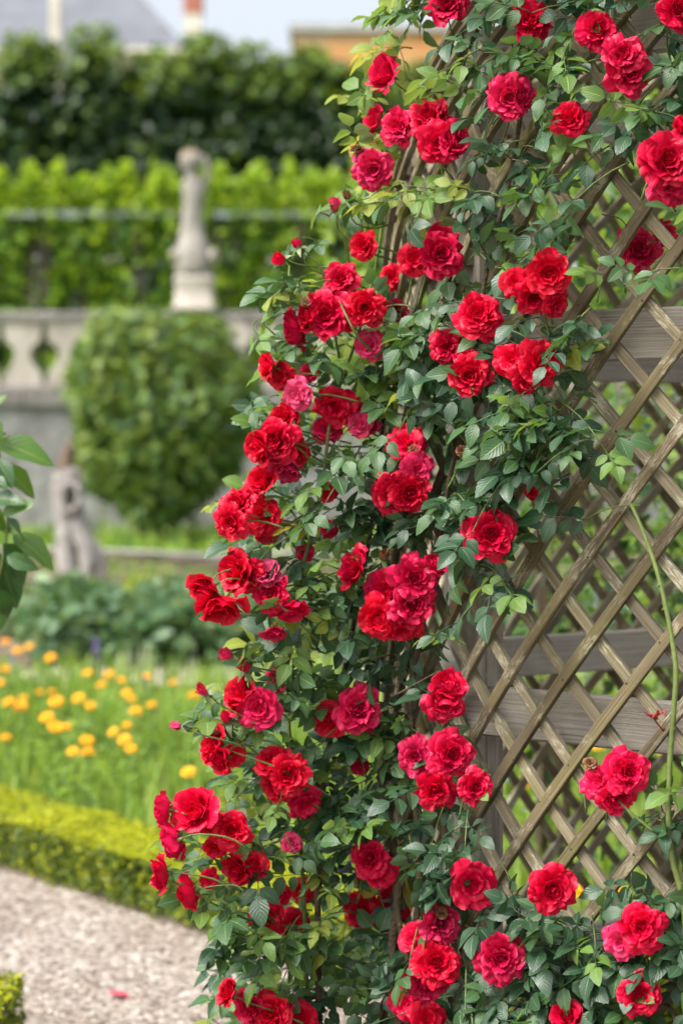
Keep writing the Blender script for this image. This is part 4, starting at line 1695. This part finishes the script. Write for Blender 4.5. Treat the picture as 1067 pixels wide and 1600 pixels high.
def wattle():
    Y = 19.0
    root = empty('wattle_fence', (-1, Y, 0))
    tag(root, 'low woven wattle fence with a knobbly top rod behind the vegetable bed', 'fence')
    g = random.Random(31)
    xs = [-3.6 + .34 * k for k in range(22)]
    for x in xs:
        v, f = tube([Vector((x, Y, -.03)), Vector((x + g.uniform(-.02, .02), Y, .3)), Vector((x + g.uniform(-.03, .03), Y, .56 + g.uniform(-.02, .05)))], [.02, .019, .016], 6, .1)
        adopt(obj('stake', mesh('stake', v, f, M['wattle'])), root)
    for r in range(13):
        z = .05 + r * .038
        pts = []
        for k, x in enumerate(xs):
            pts.append(Vector((x, Y + (.026 if (k + r) % 2 else -.026), z + g.uniform(-.012, .012) + .02 * math.sin(x * 1.1 + r))))
        v, f = tube(spline(pts, 60), .015, 5, .15, r)
        adopt(obj('rod', mesh('rod', v, f, M['wattle'])), root)
    pts = [Vector((x, Y - .01, .545 + .03 * math.sin(x * 1.9 + .5) + g.uniform(-.01, .01))) for x in xs]
    v, f = tube(spline(pts, 80), .026, 6, .15, 5)
    adopt(obj('top_rod', mesh('top_rod', v, f, M['greywood'])), root)


wattle()


def stump():
    D = 18.0
    b = at(125, 690 + 4978 / D, D)
    root = empty('gnarled_stump', (b.x, D, 0))
    tag(root, 'twisted grey dead vine stump with a hole through it standing by the fence', 'stump')
    q = lambda x, y, dy=0: at(x, y, D + dy)
    paths = [([q(108, 975), q(107, 900), q(104, 850), q(101, 800), q(99, 765), q(103, 742)], [.13, .10, .09, .085, .10, .11]),
             ([q(136, 975), q(133, 920), q(140, 880), q(132, 845), q(121, 810), q(120, 780), q(122, 755), q(112, 742)], [.08, .06, .085, .10, .085, .05, .055, .08]),
             ([q(155, 920), q(158, 885), q(148, 855), q(130, 838)], [.03, .045, .06, .05]),
             ([q(101, 760), q(110, 742), q(124, 746)], [.06, .09, .06])]
    parts = []
    for p, r in paths:
        n = 22
        pts = spline(p, n)
        rr = [float(np.interp(k / n * (len(r) - 1), range(len(r)), r)) for k in range(n + 1)]
        parts.append(tube(pts, rr, 9, .14, int(p[0].x * 100)))
    v, f = joinvf(parts)
    adopt(obj('trunk', mesh('trunk', v, f, M['greywood'])), root)
    # knot hole: a thick lip round a rotted hollow, its inner shade painted dark
    kc = q(112, 776, -.07)
    lip = [kc + Vector((.075 * math.cos(k * math.pi / 8), -.03, .13 * math.sin(k * math.pi / 8))) for k in range(17)]
    v, f = tube(lip, .035, 6, .15, 2)
    adopt(obj('knot_lip', mesh('knot_lip', v, f, M['greywood'])), root)
    V = [kc + Vector((.062 * math.cos(k * math.pi / 8), -.035, .115 * math.sin(k * math.pi / 8))) for k in range(16)] + [kc + Vector((0, .05, 0))]
    adopt(obj('knot_hole', mesh('knot_hole', V, [(k, (k + 1) % 16, 16) for k in range(16)], mat_rough('rotted_hollow_shade', [(0.3, (0.012, 0.009, 0.007)), (0.7, (0.03, 0.022, 0.016))], 9))), root)
    v, f = tube(spline([q(106, 745), q(104, 725), q(108, 705), q(107, 690)], 10), [.08, .075, .07, .065, .07, .06, .065, .06, .05, .04, .02], 8, .2, 4)
    o = adopt(obj('rotten_top', mesh('rotten_top', v, f, mat_rough('rust_brown_wood', [(0.3, (0.08, 0.052, 0.036)), (0.7, (0.17, 0.115, 0.08))], 8))), root)
    o['label'] = 'rust brown broken top of the stump'


stump()

# ------------------------------------------------------------------ far garden: turf plants, wall, balustrade, statue
blades(9000, (-7, 6), (19.4, 33), .12, .45, [M['grass_a'], M['grass_b'], M['grass_c']], [.5, .2, .3], 'rough_grass', 'rough green grass and weeds growing before the garden wall', seed=8, wid=.03)
M['stone'] = mat_rough('pale_stone', [(0.25, (0.22, 0.195, 0.165)), (0.5, (0.38, 0.34, 0.295)), (0.75, (0.47, 0.43, 0.38))], 2.2, 0.9, 0.6, bscale=14)
M['stone_dark'] = mat_rough('weathered_coping', [(0.3, (0.11, 0.10, 0.095)), (0.6, (0.22, 0.205, 0.19)), (0.8, (0.34, 0.32, 0.29))], 2, 0.9, 0.6, bscale=14)
M['render'] = mat_rough('grey_rubble', [(0.3, (0.10, 0.098, 0.095)), (0.5, (0.19, 0.187, 0.182)), (0.75, (0.32, 0.315, 0.305))], 2.6, 0.95, 0.9, detail=9, bscale=9, dist=.05)
WD = 34.0
zc = lambda y, D=WD: EYE - (y - HZ) / FP * D
Z_LEDGE0, Z_LEDGE1, Z_TOP0, Z_TOP1 = zc(634), zc(603), zc(500), zc(486)

wall = empty('retaining_wall', (0, WD + .3, 0))
tag(wall, 'grey rubble garden retaining wall with a dark stone ledge', 'wall')
v, f = box(-9, 9, WD, WD + .6, -.1, Z_LEDGE0)
adopt(obj('wall_face', mesh('wall_face', v, f, M['render'], smooth=False)), wall)
for k in range(15):
    x0 = -9 + k * 1.2
    v, f = bevbox(x0 + .004, x0 + 1.196, WD - .10 + rnd.uniform(0, .01), WD + .62, Z_LEDGE0 + .002, Z_LEDGE1, .03)
    adopt(obj('ledge_stone', mesh('ledge_stone', v, f, M['stone_dark'], smooth=False)), wall)
ground_sheet('terrace', [(-60, WD + .6), (60, WD + .6), (60, 260), (-60, 260)], Z_LEDGE0 - .1, M['lawn'])

bal = empty('balustrade', (0, WD + .25, Z_LEDGE1))
tag(bal, 'pale stone pierced balustrade on top of the retaining wall', 'balustrade')
per = 68 / FP * WD
x_open = (68 - 533.5) / FP * WD
# half-width of an opening by height (0 = bottom, 1 = top)
prof = [(0.0, .02), (.06, .05), (.12, .05), (.22, .08), (.30, .17), (.42, .235), (.52, .245), (.60, .20), (.68, .09), (.78, .06), (.86, .06), (.93, .03), (1.0, .012)]
H = Z_TOP0 - Z_LEDGE1
def bal_piece(x0, x1):
    V, F = [], []
    yf, yb = WD + .10, WD + .40
    n = len(prof)
    for (t, w) in prof:
        z = Z_LEDGE1 + t * H
        for (x, y) in ((x0 + w, yf), (x1 - w, yf), (x1 - w, yb), (x0 + w, yb)):
            V.append((x, y, z))
    for i in range(n - 1):
        for j in range(4):
            F.append((i * 4 + j, i * 4 + (j + 1) % 4, i * 4 + 4 + (j + 1) % 4, i * 4 + 4 + j))
    F += [(3, 2, 1, 0), tuple((n - 1) * 4 + j for j in range(4))]
    return mesh('baluster', V, F, M['stone'], smooth=False)


for k in range(-5, 14):
    adopt(obj('baluster', bal_piece(x_open + k * per, x_open + (k + 1) * per)), bal)
for k in range(13):
    x0 = -9 + k * 1.4
    v, f = bevbox(x0 + .003, x0 + 1.397, WD + .04 + rnd.uniform(0, .01), WD + .46, Z_TOP0 + .001, Z_TOP1, .03)
    adopt(obj('coping_stone', mesh('coping_stone', v, f, M['stone_dark'], smooth=False)), bal)
# carved pier with a pierced roundel, right of the clipped tree
px0, px1 = (352 - 533.5) / FP * WD, (392 - 533.5) / FP * WD
pier = []
cx_, cz_ = (368 - 533.5) / FP * WD, zc(524)
yf, yb = WD + .02, WD + .095
V, F = [], []
K = 20
for yy in (yf, yb):
    for rr in (.085, .24):
        for i in range(K):
            a = i * 2 * math.pi / K
            V.append((cx_ + rr * math.cos(a), yy, cz_ + rr * math.sin(a)))
for i in range(K):
    j = (i + 1) % K
    F += [(i, j, K + j, K + i), (2 * K + i, 3 * K + i, 3 * K + j, 2 * K + j), (K + i, K + j, 3 * K + j, 3 * K + i), (i, 2 * K + i, 2 * K + j, j)]
adopt(obj('roundel', mesh('roundel', V, F, M['stone'], smooth=False)), bal)

def rings_mesh(name, rings, mat, K=20, shape=2.0):
    """stack of superellipse rings (cx, cy, z, rx, ry)"""
    V, F = [], []
    for (cx, cy, z, rx, ry) in rings:
        for i in range(K):
            a = i * 2 * math.pi / K
            c, s = math.cos(a), math.sin(a)
            e = 2 / shape
            V.append((cx + rx * math.copysign(abs(c) ** e, c), cy + ry * math.copysign(abs(s) ** e, s), z))
    for k in range(len(rings) - 1):
        for i in range(K):
            F.append((k * K + i, k * K + (i + 1) % K, k * K + K + (i + 1) % K, k * K + K + i))
    F += [tuple(range(K - 1, -1, -1)), tuple((len(rings) - 1) * K + i for i in range(K))]
    return mesh(name, V, F, mat)


def statue():
    SX = (303 - 533.5) / FP * WD
    SY = WD + .25
    root = empty('stone_herm', (SX, SY, Z_TOP1))
    tag(root, 'weathered stone herm, a small head on a slender pillar, standing on the balustrade', 'statue')
    m = FP / WD
    u = lambda px: px / m
    stat_m = mat_rough('herm_stone', [(0.25, (0.15, 0.138, 0.12)), (0.5, (0.26, 0.24, 0.215)), (0.75, (0.35, 0.33, 0.30))], 4, 0.9, 0.6, bscale=20)
    z = lambda y: zc(y)
    # plinth
    R = []
    for y, hw in ((486, 34), (478, 34), (476, 31), (445, 29), (440, 31), (432, 31), (430, 29)):
        R.append((SX, SY, z(y), u(hw), u(hw) * .9))
    adopt(obj('plinth', rings_mesh('plinth', R, M['stone'], 24, 9)), root)
    # scrolled foot and tapering shaft, continuous with shoulders, neck and head
    R = []
    for y, cx, hw, dy in ((431, 301, 27, 1), (420, 301, 29, 1), (405, 301, 31, 1), (390, 300, 29, .95), (378, 300, 24, .9), (365, 299, 20, .9), (350, 299, 17, .9), (335, 300, 16, .9),
                      (318, 301, 16, .85), (302, 302, 18, .8), (290, 302, 20, .75), (281, 301, 16, .75), (274, 299, 11, .9), (269, 298, 9.5, 1), (264, 298, 12, 1.1), (257, 298, 16, 1.1),
                      (249, 298, 18, 1.1), (241, 298, 17, 1.1), (236, 298, 12, 1.1), (233, 298, 5, 1)):
        R.append((SX + u(cx - 303), SY, z(y), u(hw), u(hw) * dy))
    adopt(obj('figure', rings_mesh('figure', R, stat_m, 22, 2.3)), root)
    # hair, nose
    Rh = [(SX + u(297 - 303), SY + .03, z(y), u(hw), u(hw) * 1.1) for y, hw in ((262, 14), (254, 17), (246, 18.5), (238, 17), (232, 12), (230, 4))]
    hair = adopt(obj('hair', rings_mesh('hair', Rh, mat_rough('lichened_stone', [(0.3, (0.17, 0.115, 0.07)), (0.7, (0.27, 0.20, 0.13))], 7), 16)), root)
    hair['label'] = 'orange brown lichened hair of the stone head'
    nx, nz = SX + u(298 - 303), z(256)
    v = [(nx - .03, SY - u(17), nz - .06), (nx + .03, SY - u(17), nz - .06), (nx, SY - u(22), nz - .055), (nx, SY - u(17), nz + .06)]
    adopt(obj('nose', mesh('nose', v, [(0, 2, 1), (0, 3, 2), (1, 2, 3), (0, 1, 3)], stat_m)), root)
    # raised hand stub beside the head
    v, f = tube(spline([Vector((SX + u(14), SY, z(288))), Vector((SX + u(21), SY - .05, z(268))), Vector((SX + u(18), SY - .05, z(248))), Vector((SX + u(12), SY - .03, z(243)))], 10), [.07, .065, .06, .055, .05, .05, .045, .045, .05, .05, .04], 8)
    adopt(obj('arm', mesh('arm', v, f, stat_m)), root)
    for s in (-1, 1):     # volutes of the foot
        c = Vector((SX + s * u(30), SY - u(10), z(398)))
        V, F = [], []
        for yy in (-.16, .30):
            for i in range(14):
                a = i * 2 * math.pi / 14
                V.append((c.x + .07 * math.cos(a), c.y + yy, c.z + .10 * math.sin(a)))
        F = [(i, (i + 1) % 14, 14 + (i + 1) % 14, 14 + i) for i in range(14)] + [tuple(range(13, -1, -1)), tuple(range(14, 28))]
        adopt(obj('volute', mesh('volute', V, F, M['stone'])), root)


statue()

# pale pedestals on the terrace glimpsed between the vines
for x, wpx, lab in ((188, 17, 'pale stone pedestal glimpsed between the vines left of the herm'), (62, 13, 'small pale stone pedestal half hidden under the trained vines'), (432, 12, 'pale pedestal glimpsed through the vine leaves beside the roses')):
    D = 41.6
    p = at(x, 500, D)
    hw = wpx / FP * D
    zt = EYE - (402 - HZ) / FP * D
    z0 = Z_LEDGE0 - .1
    R = [(p.x, D, z0, hw * 1.2, hw * 1.2), (p.x, D, z0 + .25, hw * 1.2, hw * 1.2), (p.x, D, z0 + .28, hw, hw), (p.x, D, zt - .2, hw, hw), (p.x, D, zt - .17, hw * 1.2, hw * 1.2), (p.x, D, zt, hw * 1.2, hw * 1.2)]
    o = obj('stone_pedestal', rings_mesh('stone_pedestal', R, mat_rough('white_stone', [(0.3, (0.55, 0.54, 0.52)), (0.7, (0.75, 0.74, 0.72))], 3), 24, 10))
    tag(o, lab, 'pedestal')

# clipped tree
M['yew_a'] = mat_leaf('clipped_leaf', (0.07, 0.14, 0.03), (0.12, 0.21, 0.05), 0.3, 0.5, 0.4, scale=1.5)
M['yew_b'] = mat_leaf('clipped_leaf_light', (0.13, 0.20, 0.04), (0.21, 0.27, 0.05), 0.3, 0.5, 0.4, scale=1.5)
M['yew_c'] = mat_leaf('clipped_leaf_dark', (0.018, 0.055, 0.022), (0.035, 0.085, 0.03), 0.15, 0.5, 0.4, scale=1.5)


def clipped():
    D = 29.5
    c = at(252, 648, D)
    root = empty('clipped_tree', (c.x, D, 0))
    tag(root, 'dense rounded clipped tree with bright green leaves before the garden wall', 'tree')
    rx, rz = 127 / FP * D, 142 / FP * D
    P, d = lumpy_points(8200, rx, rx * .95, rz, shell=.45, lumps=46, lump=.30, seed=4, flat=2.9)
    P[:, 0] *= np.where(P[:, 2] < 0, 1 + .16 * P[:, 2] / rz, 1)
    th = np.arctan2(P[:, 2], P[:, 0])
    P *= (1 + .06 * np.sin(th * 3 + 1.1) + .045 * np.sin(th * 7 + .4) + .03 * np.sin(P[:, 1] * 5 + th * 4))[:, None]
    P[rng.random(len(P)) < .03] *= 1.09
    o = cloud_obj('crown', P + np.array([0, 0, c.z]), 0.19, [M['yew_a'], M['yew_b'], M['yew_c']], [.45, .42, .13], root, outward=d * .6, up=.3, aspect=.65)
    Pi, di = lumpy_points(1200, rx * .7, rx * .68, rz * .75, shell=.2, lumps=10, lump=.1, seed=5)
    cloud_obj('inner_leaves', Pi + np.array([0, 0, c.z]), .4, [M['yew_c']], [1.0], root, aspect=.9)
    v, f = tube(spline([Vector((-.05, 0, -.05)), Vector((-.1, 0, .35)), Vector((-.05, 0, .9)), Vector((.05, 0, 1.8))], 10), [.11, .10, .095, .09, .09, .085, .08, .07, .06, .05, .04], 8, .1)
    obj('trunk', mesh('trunk', v, f, M['bark']), root)
    for k in range(7):
        a = k * .9
        v, f = tube(spline([Vector((-.06, 0, .75 + k * .1)), Vector((math.cos(a) * .4, math.sin(a) * .4, 1.3 + k * .12)), Vector((math.cos(a) * .9, math.sin(a) * .9, 2.0 + k * .2))], 6), [.05, .045, .04, .035, .03, .02, .012], 6)
        obj('limb', mesh('limb', v, f, M['bark']), root)


clipped()

# vines trained on a rail
M['vine_a'] = mat_leaf('vine_leaf', (0.10, 0.20, 0.015), (0.16, 0.28, 0.025), 0.4, 0.5, 0.3, scale=1)
M['vine_b'] = mat_leaf('vine_leaf_lime', (0.24, 0.36, 0.03), (0.34, 0.45, 0.06), 0.42, 0.5, 0.3, scale=1)
M['vine_c'] = mat_leaf('vine_leaf_deep', (0.035, 0.09, 0.015), (0.07, 0.14, 0.02), 0.25, 0.5, 0.3, scale=1)
M['railpaint'] = mat_rough('grey_rail', [(0.3, (0.20, 0.23, 0.25)), (0.7, (0.32, 0.35, 0.37))], 2, 0.7, 0.2)
M['darkpost'] = mat_rough('dark_post', [(0.3, (0.03, 0.024, 0.018)), (0.7, (0.08, 0.065, 0.05))], 4)


def vines():
    D = 40.0
    z0 = Z_LEDGE0 - .1
    zr = EYE - (337 - HZ) / FP * D
    fr = empty('vine_frame', (0, D, z0))
    tag(fr, 'grey horizontal rail on dark posts carrying the vines above the balustrade', 'trellis')
    v, f = box(-8.5, 7.2, D - .16, D - .06, zr - .05, zr + .08)
    adopt(obj('rail', mesh('rail', v, f, M['railpaint'], smooth=False)), fr)
    for x in (-8.2, (68 - 533.5) / FP * D, (216 - 533.5) / FP * D, (340 - 533.5) / FP * D, (470 - 533.5) / FP * D, 1.2, 3.4, 5.6):
        v, f = box(x - .11, x + .11, D - .05, D + .15, z0 - .05, zr + .02)
        adopt(obj('post', mesh('post', v, f, M['darkpost'], smooth=False)), fr)
    cx = [-40, 45, 130, 205, 285, 365, 440, 520, 600, 690, 780, 870, 960, 1050]
    for i, x in enumerate(cx):
        X = (x - 533.5) / FP * D
        root = empty('grape_vine', (X, D + .2, z0))
        tag(root, 'bright green grape vine trained along the rail with upright leafy shoots', 'vine', 'vines along the terrace rail')
        g = np.random.default_rng(60 + i)
        n = 1150
        # lower curtain, thinner in places
        P = np.stack([g.normal(0, .50, n), g.normal(0, .28, n), g.uniform(.6, zr - z0, n)], 1)
        hole = np.sin(P[:, 0] * 3.1 + i) * np.sin(P[:, 2] * 2.0 + i * 2) > .32
        P = P[~hole]
        cloud_obj('leaf_curtain', P, .22, [M['vine_a'], M['vine_b'], M['vine_c']], [.45, .2, .35], root, aspect=.9, up=.35)
        n = 900
        xs = g.uniform(-.62, .62, n)
        hh = .55 + .42 * np.abs(np.sin(xs * 4.3 + i * 1.7)) + .22 * np.sin(xs * 11 + i)
        P = np.stack([xs, g.normal(0, .22, n), zr - z0 + g.uniform(-.12, 1, n) * hh], 1)
        cloud_obj('leaf_shoots', P, .19, [M['vine_a'], M['vine_b']], [.3, .7], root, aspect=.85, up=.4)
        v, f = tube(spline([Vector((0, 0, -.05)), Vector((.08, 0, 1.0)), Vector((-.05, 0, 2.2)), Vector((.1, 0, zr - z0))], 10), [.09, .085, .08, .08, .075, .07, .07, .065, .06, .05, .04], 7, .15, i)
        obj('trunk', mesh('trunk', v, f, M['bark']), root)


vines()

# row of clipped limes
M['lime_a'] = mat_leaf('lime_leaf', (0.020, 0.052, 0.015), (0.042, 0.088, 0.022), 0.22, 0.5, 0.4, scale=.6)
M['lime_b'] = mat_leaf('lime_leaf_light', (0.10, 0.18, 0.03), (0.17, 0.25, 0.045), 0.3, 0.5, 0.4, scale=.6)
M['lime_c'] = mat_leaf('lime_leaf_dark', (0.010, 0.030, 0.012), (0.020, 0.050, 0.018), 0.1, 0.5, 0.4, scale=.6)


def limes():
    D = 60.0
    z0 = Z_LEDGE0 - .1
    tops = [(-70, 80), (45, 78), (148, 56), (238, 92), (320, 74), (402, 92), (482, 96), (560, 118), (650, 118), (740, 110), (830, 100), (920, 92), (1010, 98), (1100, 90), (1190, 95)]
    for i, (x, ty) in enumerate(tops):
        X = (x - 533.5) / FP * D
        zt = EYE - (ty - HZ) / FP * D
        root = empty('lime_tree', (X, D, z0))
        tag(root, 'tall dark green clipped lime tree in a close row behind the vines', 'tree', 'row of lime trees behind the vines')
        hz = (zt - z0 - .6) / 2
        P, d = lumpy_points(3600, 1.15, 1.5, hz, shell=.4, lumps=40, lump=.16, seed=80 + i, flat=3.5)
        zc0 = z0 - z0 + .6 + hz
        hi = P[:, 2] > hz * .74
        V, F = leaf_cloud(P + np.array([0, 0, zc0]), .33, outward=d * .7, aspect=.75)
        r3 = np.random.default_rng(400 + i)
        mi = np.where(hi, r3.choice([0, 1], len(P), p=[.35, .65]), r3.choice([0, 1, 2], len(P), p=[.6, .08, .32]))  # light leaves paint a lit crown top, dark ones the shade below
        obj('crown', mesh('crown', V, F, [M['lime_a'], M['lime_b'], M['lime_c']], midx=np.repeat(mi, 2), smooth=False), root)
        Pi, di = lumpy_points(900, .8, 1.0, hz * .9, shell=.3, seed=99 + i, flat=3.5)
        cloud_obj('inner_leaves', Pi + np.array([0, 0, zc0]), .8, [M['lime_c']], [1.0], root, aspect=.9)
        v, f = tube([Vector((0, 0, -.1)), Vector((.05, 0, 3)), Vector((0, 0, 7)), Vector((.05, 0, zt - z0 - 1.5))], [.22, .19, .14, .05], 8, .06)
        obj('trunk', mesh('trunk', v, f, M['bark']), root)


limes()

# houses beyond
M['slate'] = mat_rough('slate_roof', [(0.3, (0.10, 0.106, 0.125)), (0.7, (0.155, 0.165, 0.195))], 0.6, 0.6, 0.2)
M['cream'] = mat_rough('cream_stone', [(0.3, (0.50, 0.46, 0.40)), (0.7, (0.66, 0.62, 0.55))], 0.6, 0.9, 0.2)
M['brick'] = mat_rough('red_brick', [(0.3, (0.30, 0.10, 0.07)), (0.7, (0.42, 0.17, 0.12))], 1.5, 0.9, 0.3)
M['ochre'] = mat_rough('ochre_wall', [(0.3, (0.50, 0.22, 0.075)), (0.5, (0.52, 0.28, 0.12)), (0.72, (0.44, 0.33, 0.25))], 0.35, 0.9, 0.2)


def houses():
    D = 110.0
    z0 = Z_LEDGE0 - .1
    q = lambda x, y, d=D: at(x, y, d)
    ez = q(0, 74).z
    h = empty('slate_house', (q(80, 0).x, D + 6, z0))
    tag(h, 'big house with a steep blue grey slate roof above the lime trees', 'house')
    xl, xr = q(-260, 0).x, q(292, 0).x
    v, f = box(xl + .3, xr - .3, D + .3, D + 12, z0, ez)
    adopt(obj('wall', mesh('wall', v, f, M['cream'], smooth=False)), h)
    rz = ez + 6.2
    v = [(xl, D, ez), (xr, D, ez), (xr, D + 12.3, ez), (xl, D + 12.3, ez), (xl + 5, D + 6.1, rz), (xr - 4.9, D + 6.1, rz)]
    # the hip on the right rises as steeply as the picture's slope
    adopt(obj('roof', mesh('roof', v, [(0, 1, 5, 4), (1, 2, 5), (2, 3, 4, 5), (3, 0, 4), (3, 2, 1, 0)], M['slate'], smooth=False)), h)
    v, f = box(xl - .1, xr + .1, D - .25, D - .02, ez - .35, ez - .01)
    adopt(obj('gutter', mesh('gutter', v, f, M['cream'], smooth=False)), h)
    # chimneys
    for x, hw, ytop, ybrick, yb in ((303, 13, -60, 27, 85), (88, 7, -40, -30, 72)):
        p = q(x, 0, D - .6)
        w = hw / FP * D
        a, b, c = q(0, yb).z, q(0, ybrick).z, q(0, ytop).z
        vv, ff = box(p.x - w, p.x + w, D - 1.2, D - .3, z0 if x > 200 else a, b)
        adopt(obj('chimney_shaft', mesh('chimney_shaft', vv, ff, M['cream'], smooth=False)), h)
        vv, ff = bevbox(p.x - w * 1.12, p.x + w * 1.12, D - 1.25, D - .25, b + .002, c, .05)
        adopt(obj('chimney_stack', mesh('chimney_stack', vv, ff, M['brick'] if x > 200 else M['cream'], smooth=False)), h)
    D2 = 95.0
    h2 = empty('ochre_house', (q(620, 0, D2).x, D2 + 4, z0))
    tag(h2, 'flat topped ochre walled building with a pale cornice behind the trees', 'house')
    xl, xr = q(460, 0, D2).x, q(800, 0, D2).x
    zt = q(0, 50, D2).z
    v, f = box(xl, xr, D2, D2 + 9, z0, zt)
    adopt(obj('wall', mesh('wall', v, f, M['ochre'], smooth=False)), h2)
    v, f = box(xl - .25, xr + .25, D2 - .25, D2 + 9.2, zt + .002, q(0, 38, D2).z)
    adopt(obj('cornice', mesh('cornice', v, f, mat_rough('grey_cornice', [(0.3, (0.30, 0.29, 0.29)), (0.7, (0.45, 0.44, 0.43))], 1), smooth=False)), h2)
    for x in (525, 600, 675):
        for yy in (120,):
            p = q(x, yy, D2)
            v, f = box(p.x - .5, p.x + .5, D2 - .03, D2 + .05, p.z - .8, p.z + .8)
            w = adopt(obj('window', mesh('window', v, f, M['darkpost'], smooth=False)), h2)


houses()

# ------------------------------------------------------------------ shrubs beyond the arbour
M['shrub_a'] = mat_leaf('shrub_leaf', (0.04, 0.10, 0.02), (0.08, 0.16, 0.03), 0.35, 0.45, 0.4, (0.2, 0.36, 0.04), scale=2)
M['shrub_b'] = mat_leaf('shrub_leaf_light', (0.13, 0.22, 0.03), (0.22, 0.31, 0.05), 0.4, 0.45, 0.4, (0.36, 0.5, 0.05), scale=2)
M['shrub_c'] = mat_leaf('shrub_leaf_dark', (0.015, 0.05, 0.02), (0.03, 0.08, 0.03), 0.15, 0.42, 0.5, scale=2)


def shrub(x, y, z, rx, ry, rz, n, label, mix, size, seed):
    root = empty('leafy_shrub', (x, y, 0))
    tag(root, label, 'shrub')
    P, d = lumpy_points(n, rx, ry, rz, shell=.75, lumps=20, lump=.25, seed=seed)
    P = P + np.array([0, 0, z])
    P = P[P[:, 2] > .02]
    cloud_obj('foliage', P, size, [M['shrub_a'], M['shrub_b'], M['shrub_c']], mix, root, aspect=.6, up=.5)
    g = random.Random(seed)
    for k in range(9):
        a = g.uniform(0, 6.28)
        v, f = tube(spline([Vector((g.uniform(-.08, .08), g.uniform(-.08, .08), -.03)), Vector((math.cos(a) * rx * .25, math.sin(a) * ry * .25, z * .6)), Vector((math.cos(a) * rx * .7, math.sin(a) * ry * .7, z + rz * g.uniform(.1, .6)))], 7), [.014, .013, .011, .009, .008, .006, .004, .003], 5)
        obj('stem', mesh('stem', v, f, M['oldcane']), root)


shrub(0.98, 5.70, 1.5, .62, .30, 1.35, 2300, 'dark leafy rose bush growing against the far side of the arbour', [.45, .2, .35], .055, 1)
shrub(1.55, 6.8, 1.7, .75, .45, 1.7, 2300, 'loose green shrub standing a little behind the arbour', [.5, .35, .15], .06, 2)
shrub(0.78, 7.2, 1.9, .42, .45, 1.0, 900, 'light green airy shrub beyond the arbour lattice', [.4, .5, .1], .06, 3)
shrub(2.3, 8.5, 1.1, 1.0, .7, 1.3, 1600, 'wide bright green shrub at the far end of the flower bed', [.4, .5, .1], .075, 4)
shrub(1.75, 10.5, 2.2, 1.0, .7, 2.2, 2400, 'tall yellow green shrub rising from the far bed', [.35, .55, .1], .085, 6)
# soft green bush peeping out behind the roses on the dome side
shrub(0.33, 8.8, 2.1, .45, .4, .75, 900, 'small leafy tree top showing just behind the topmost roses', [.45, .45, .1], .075, 7)
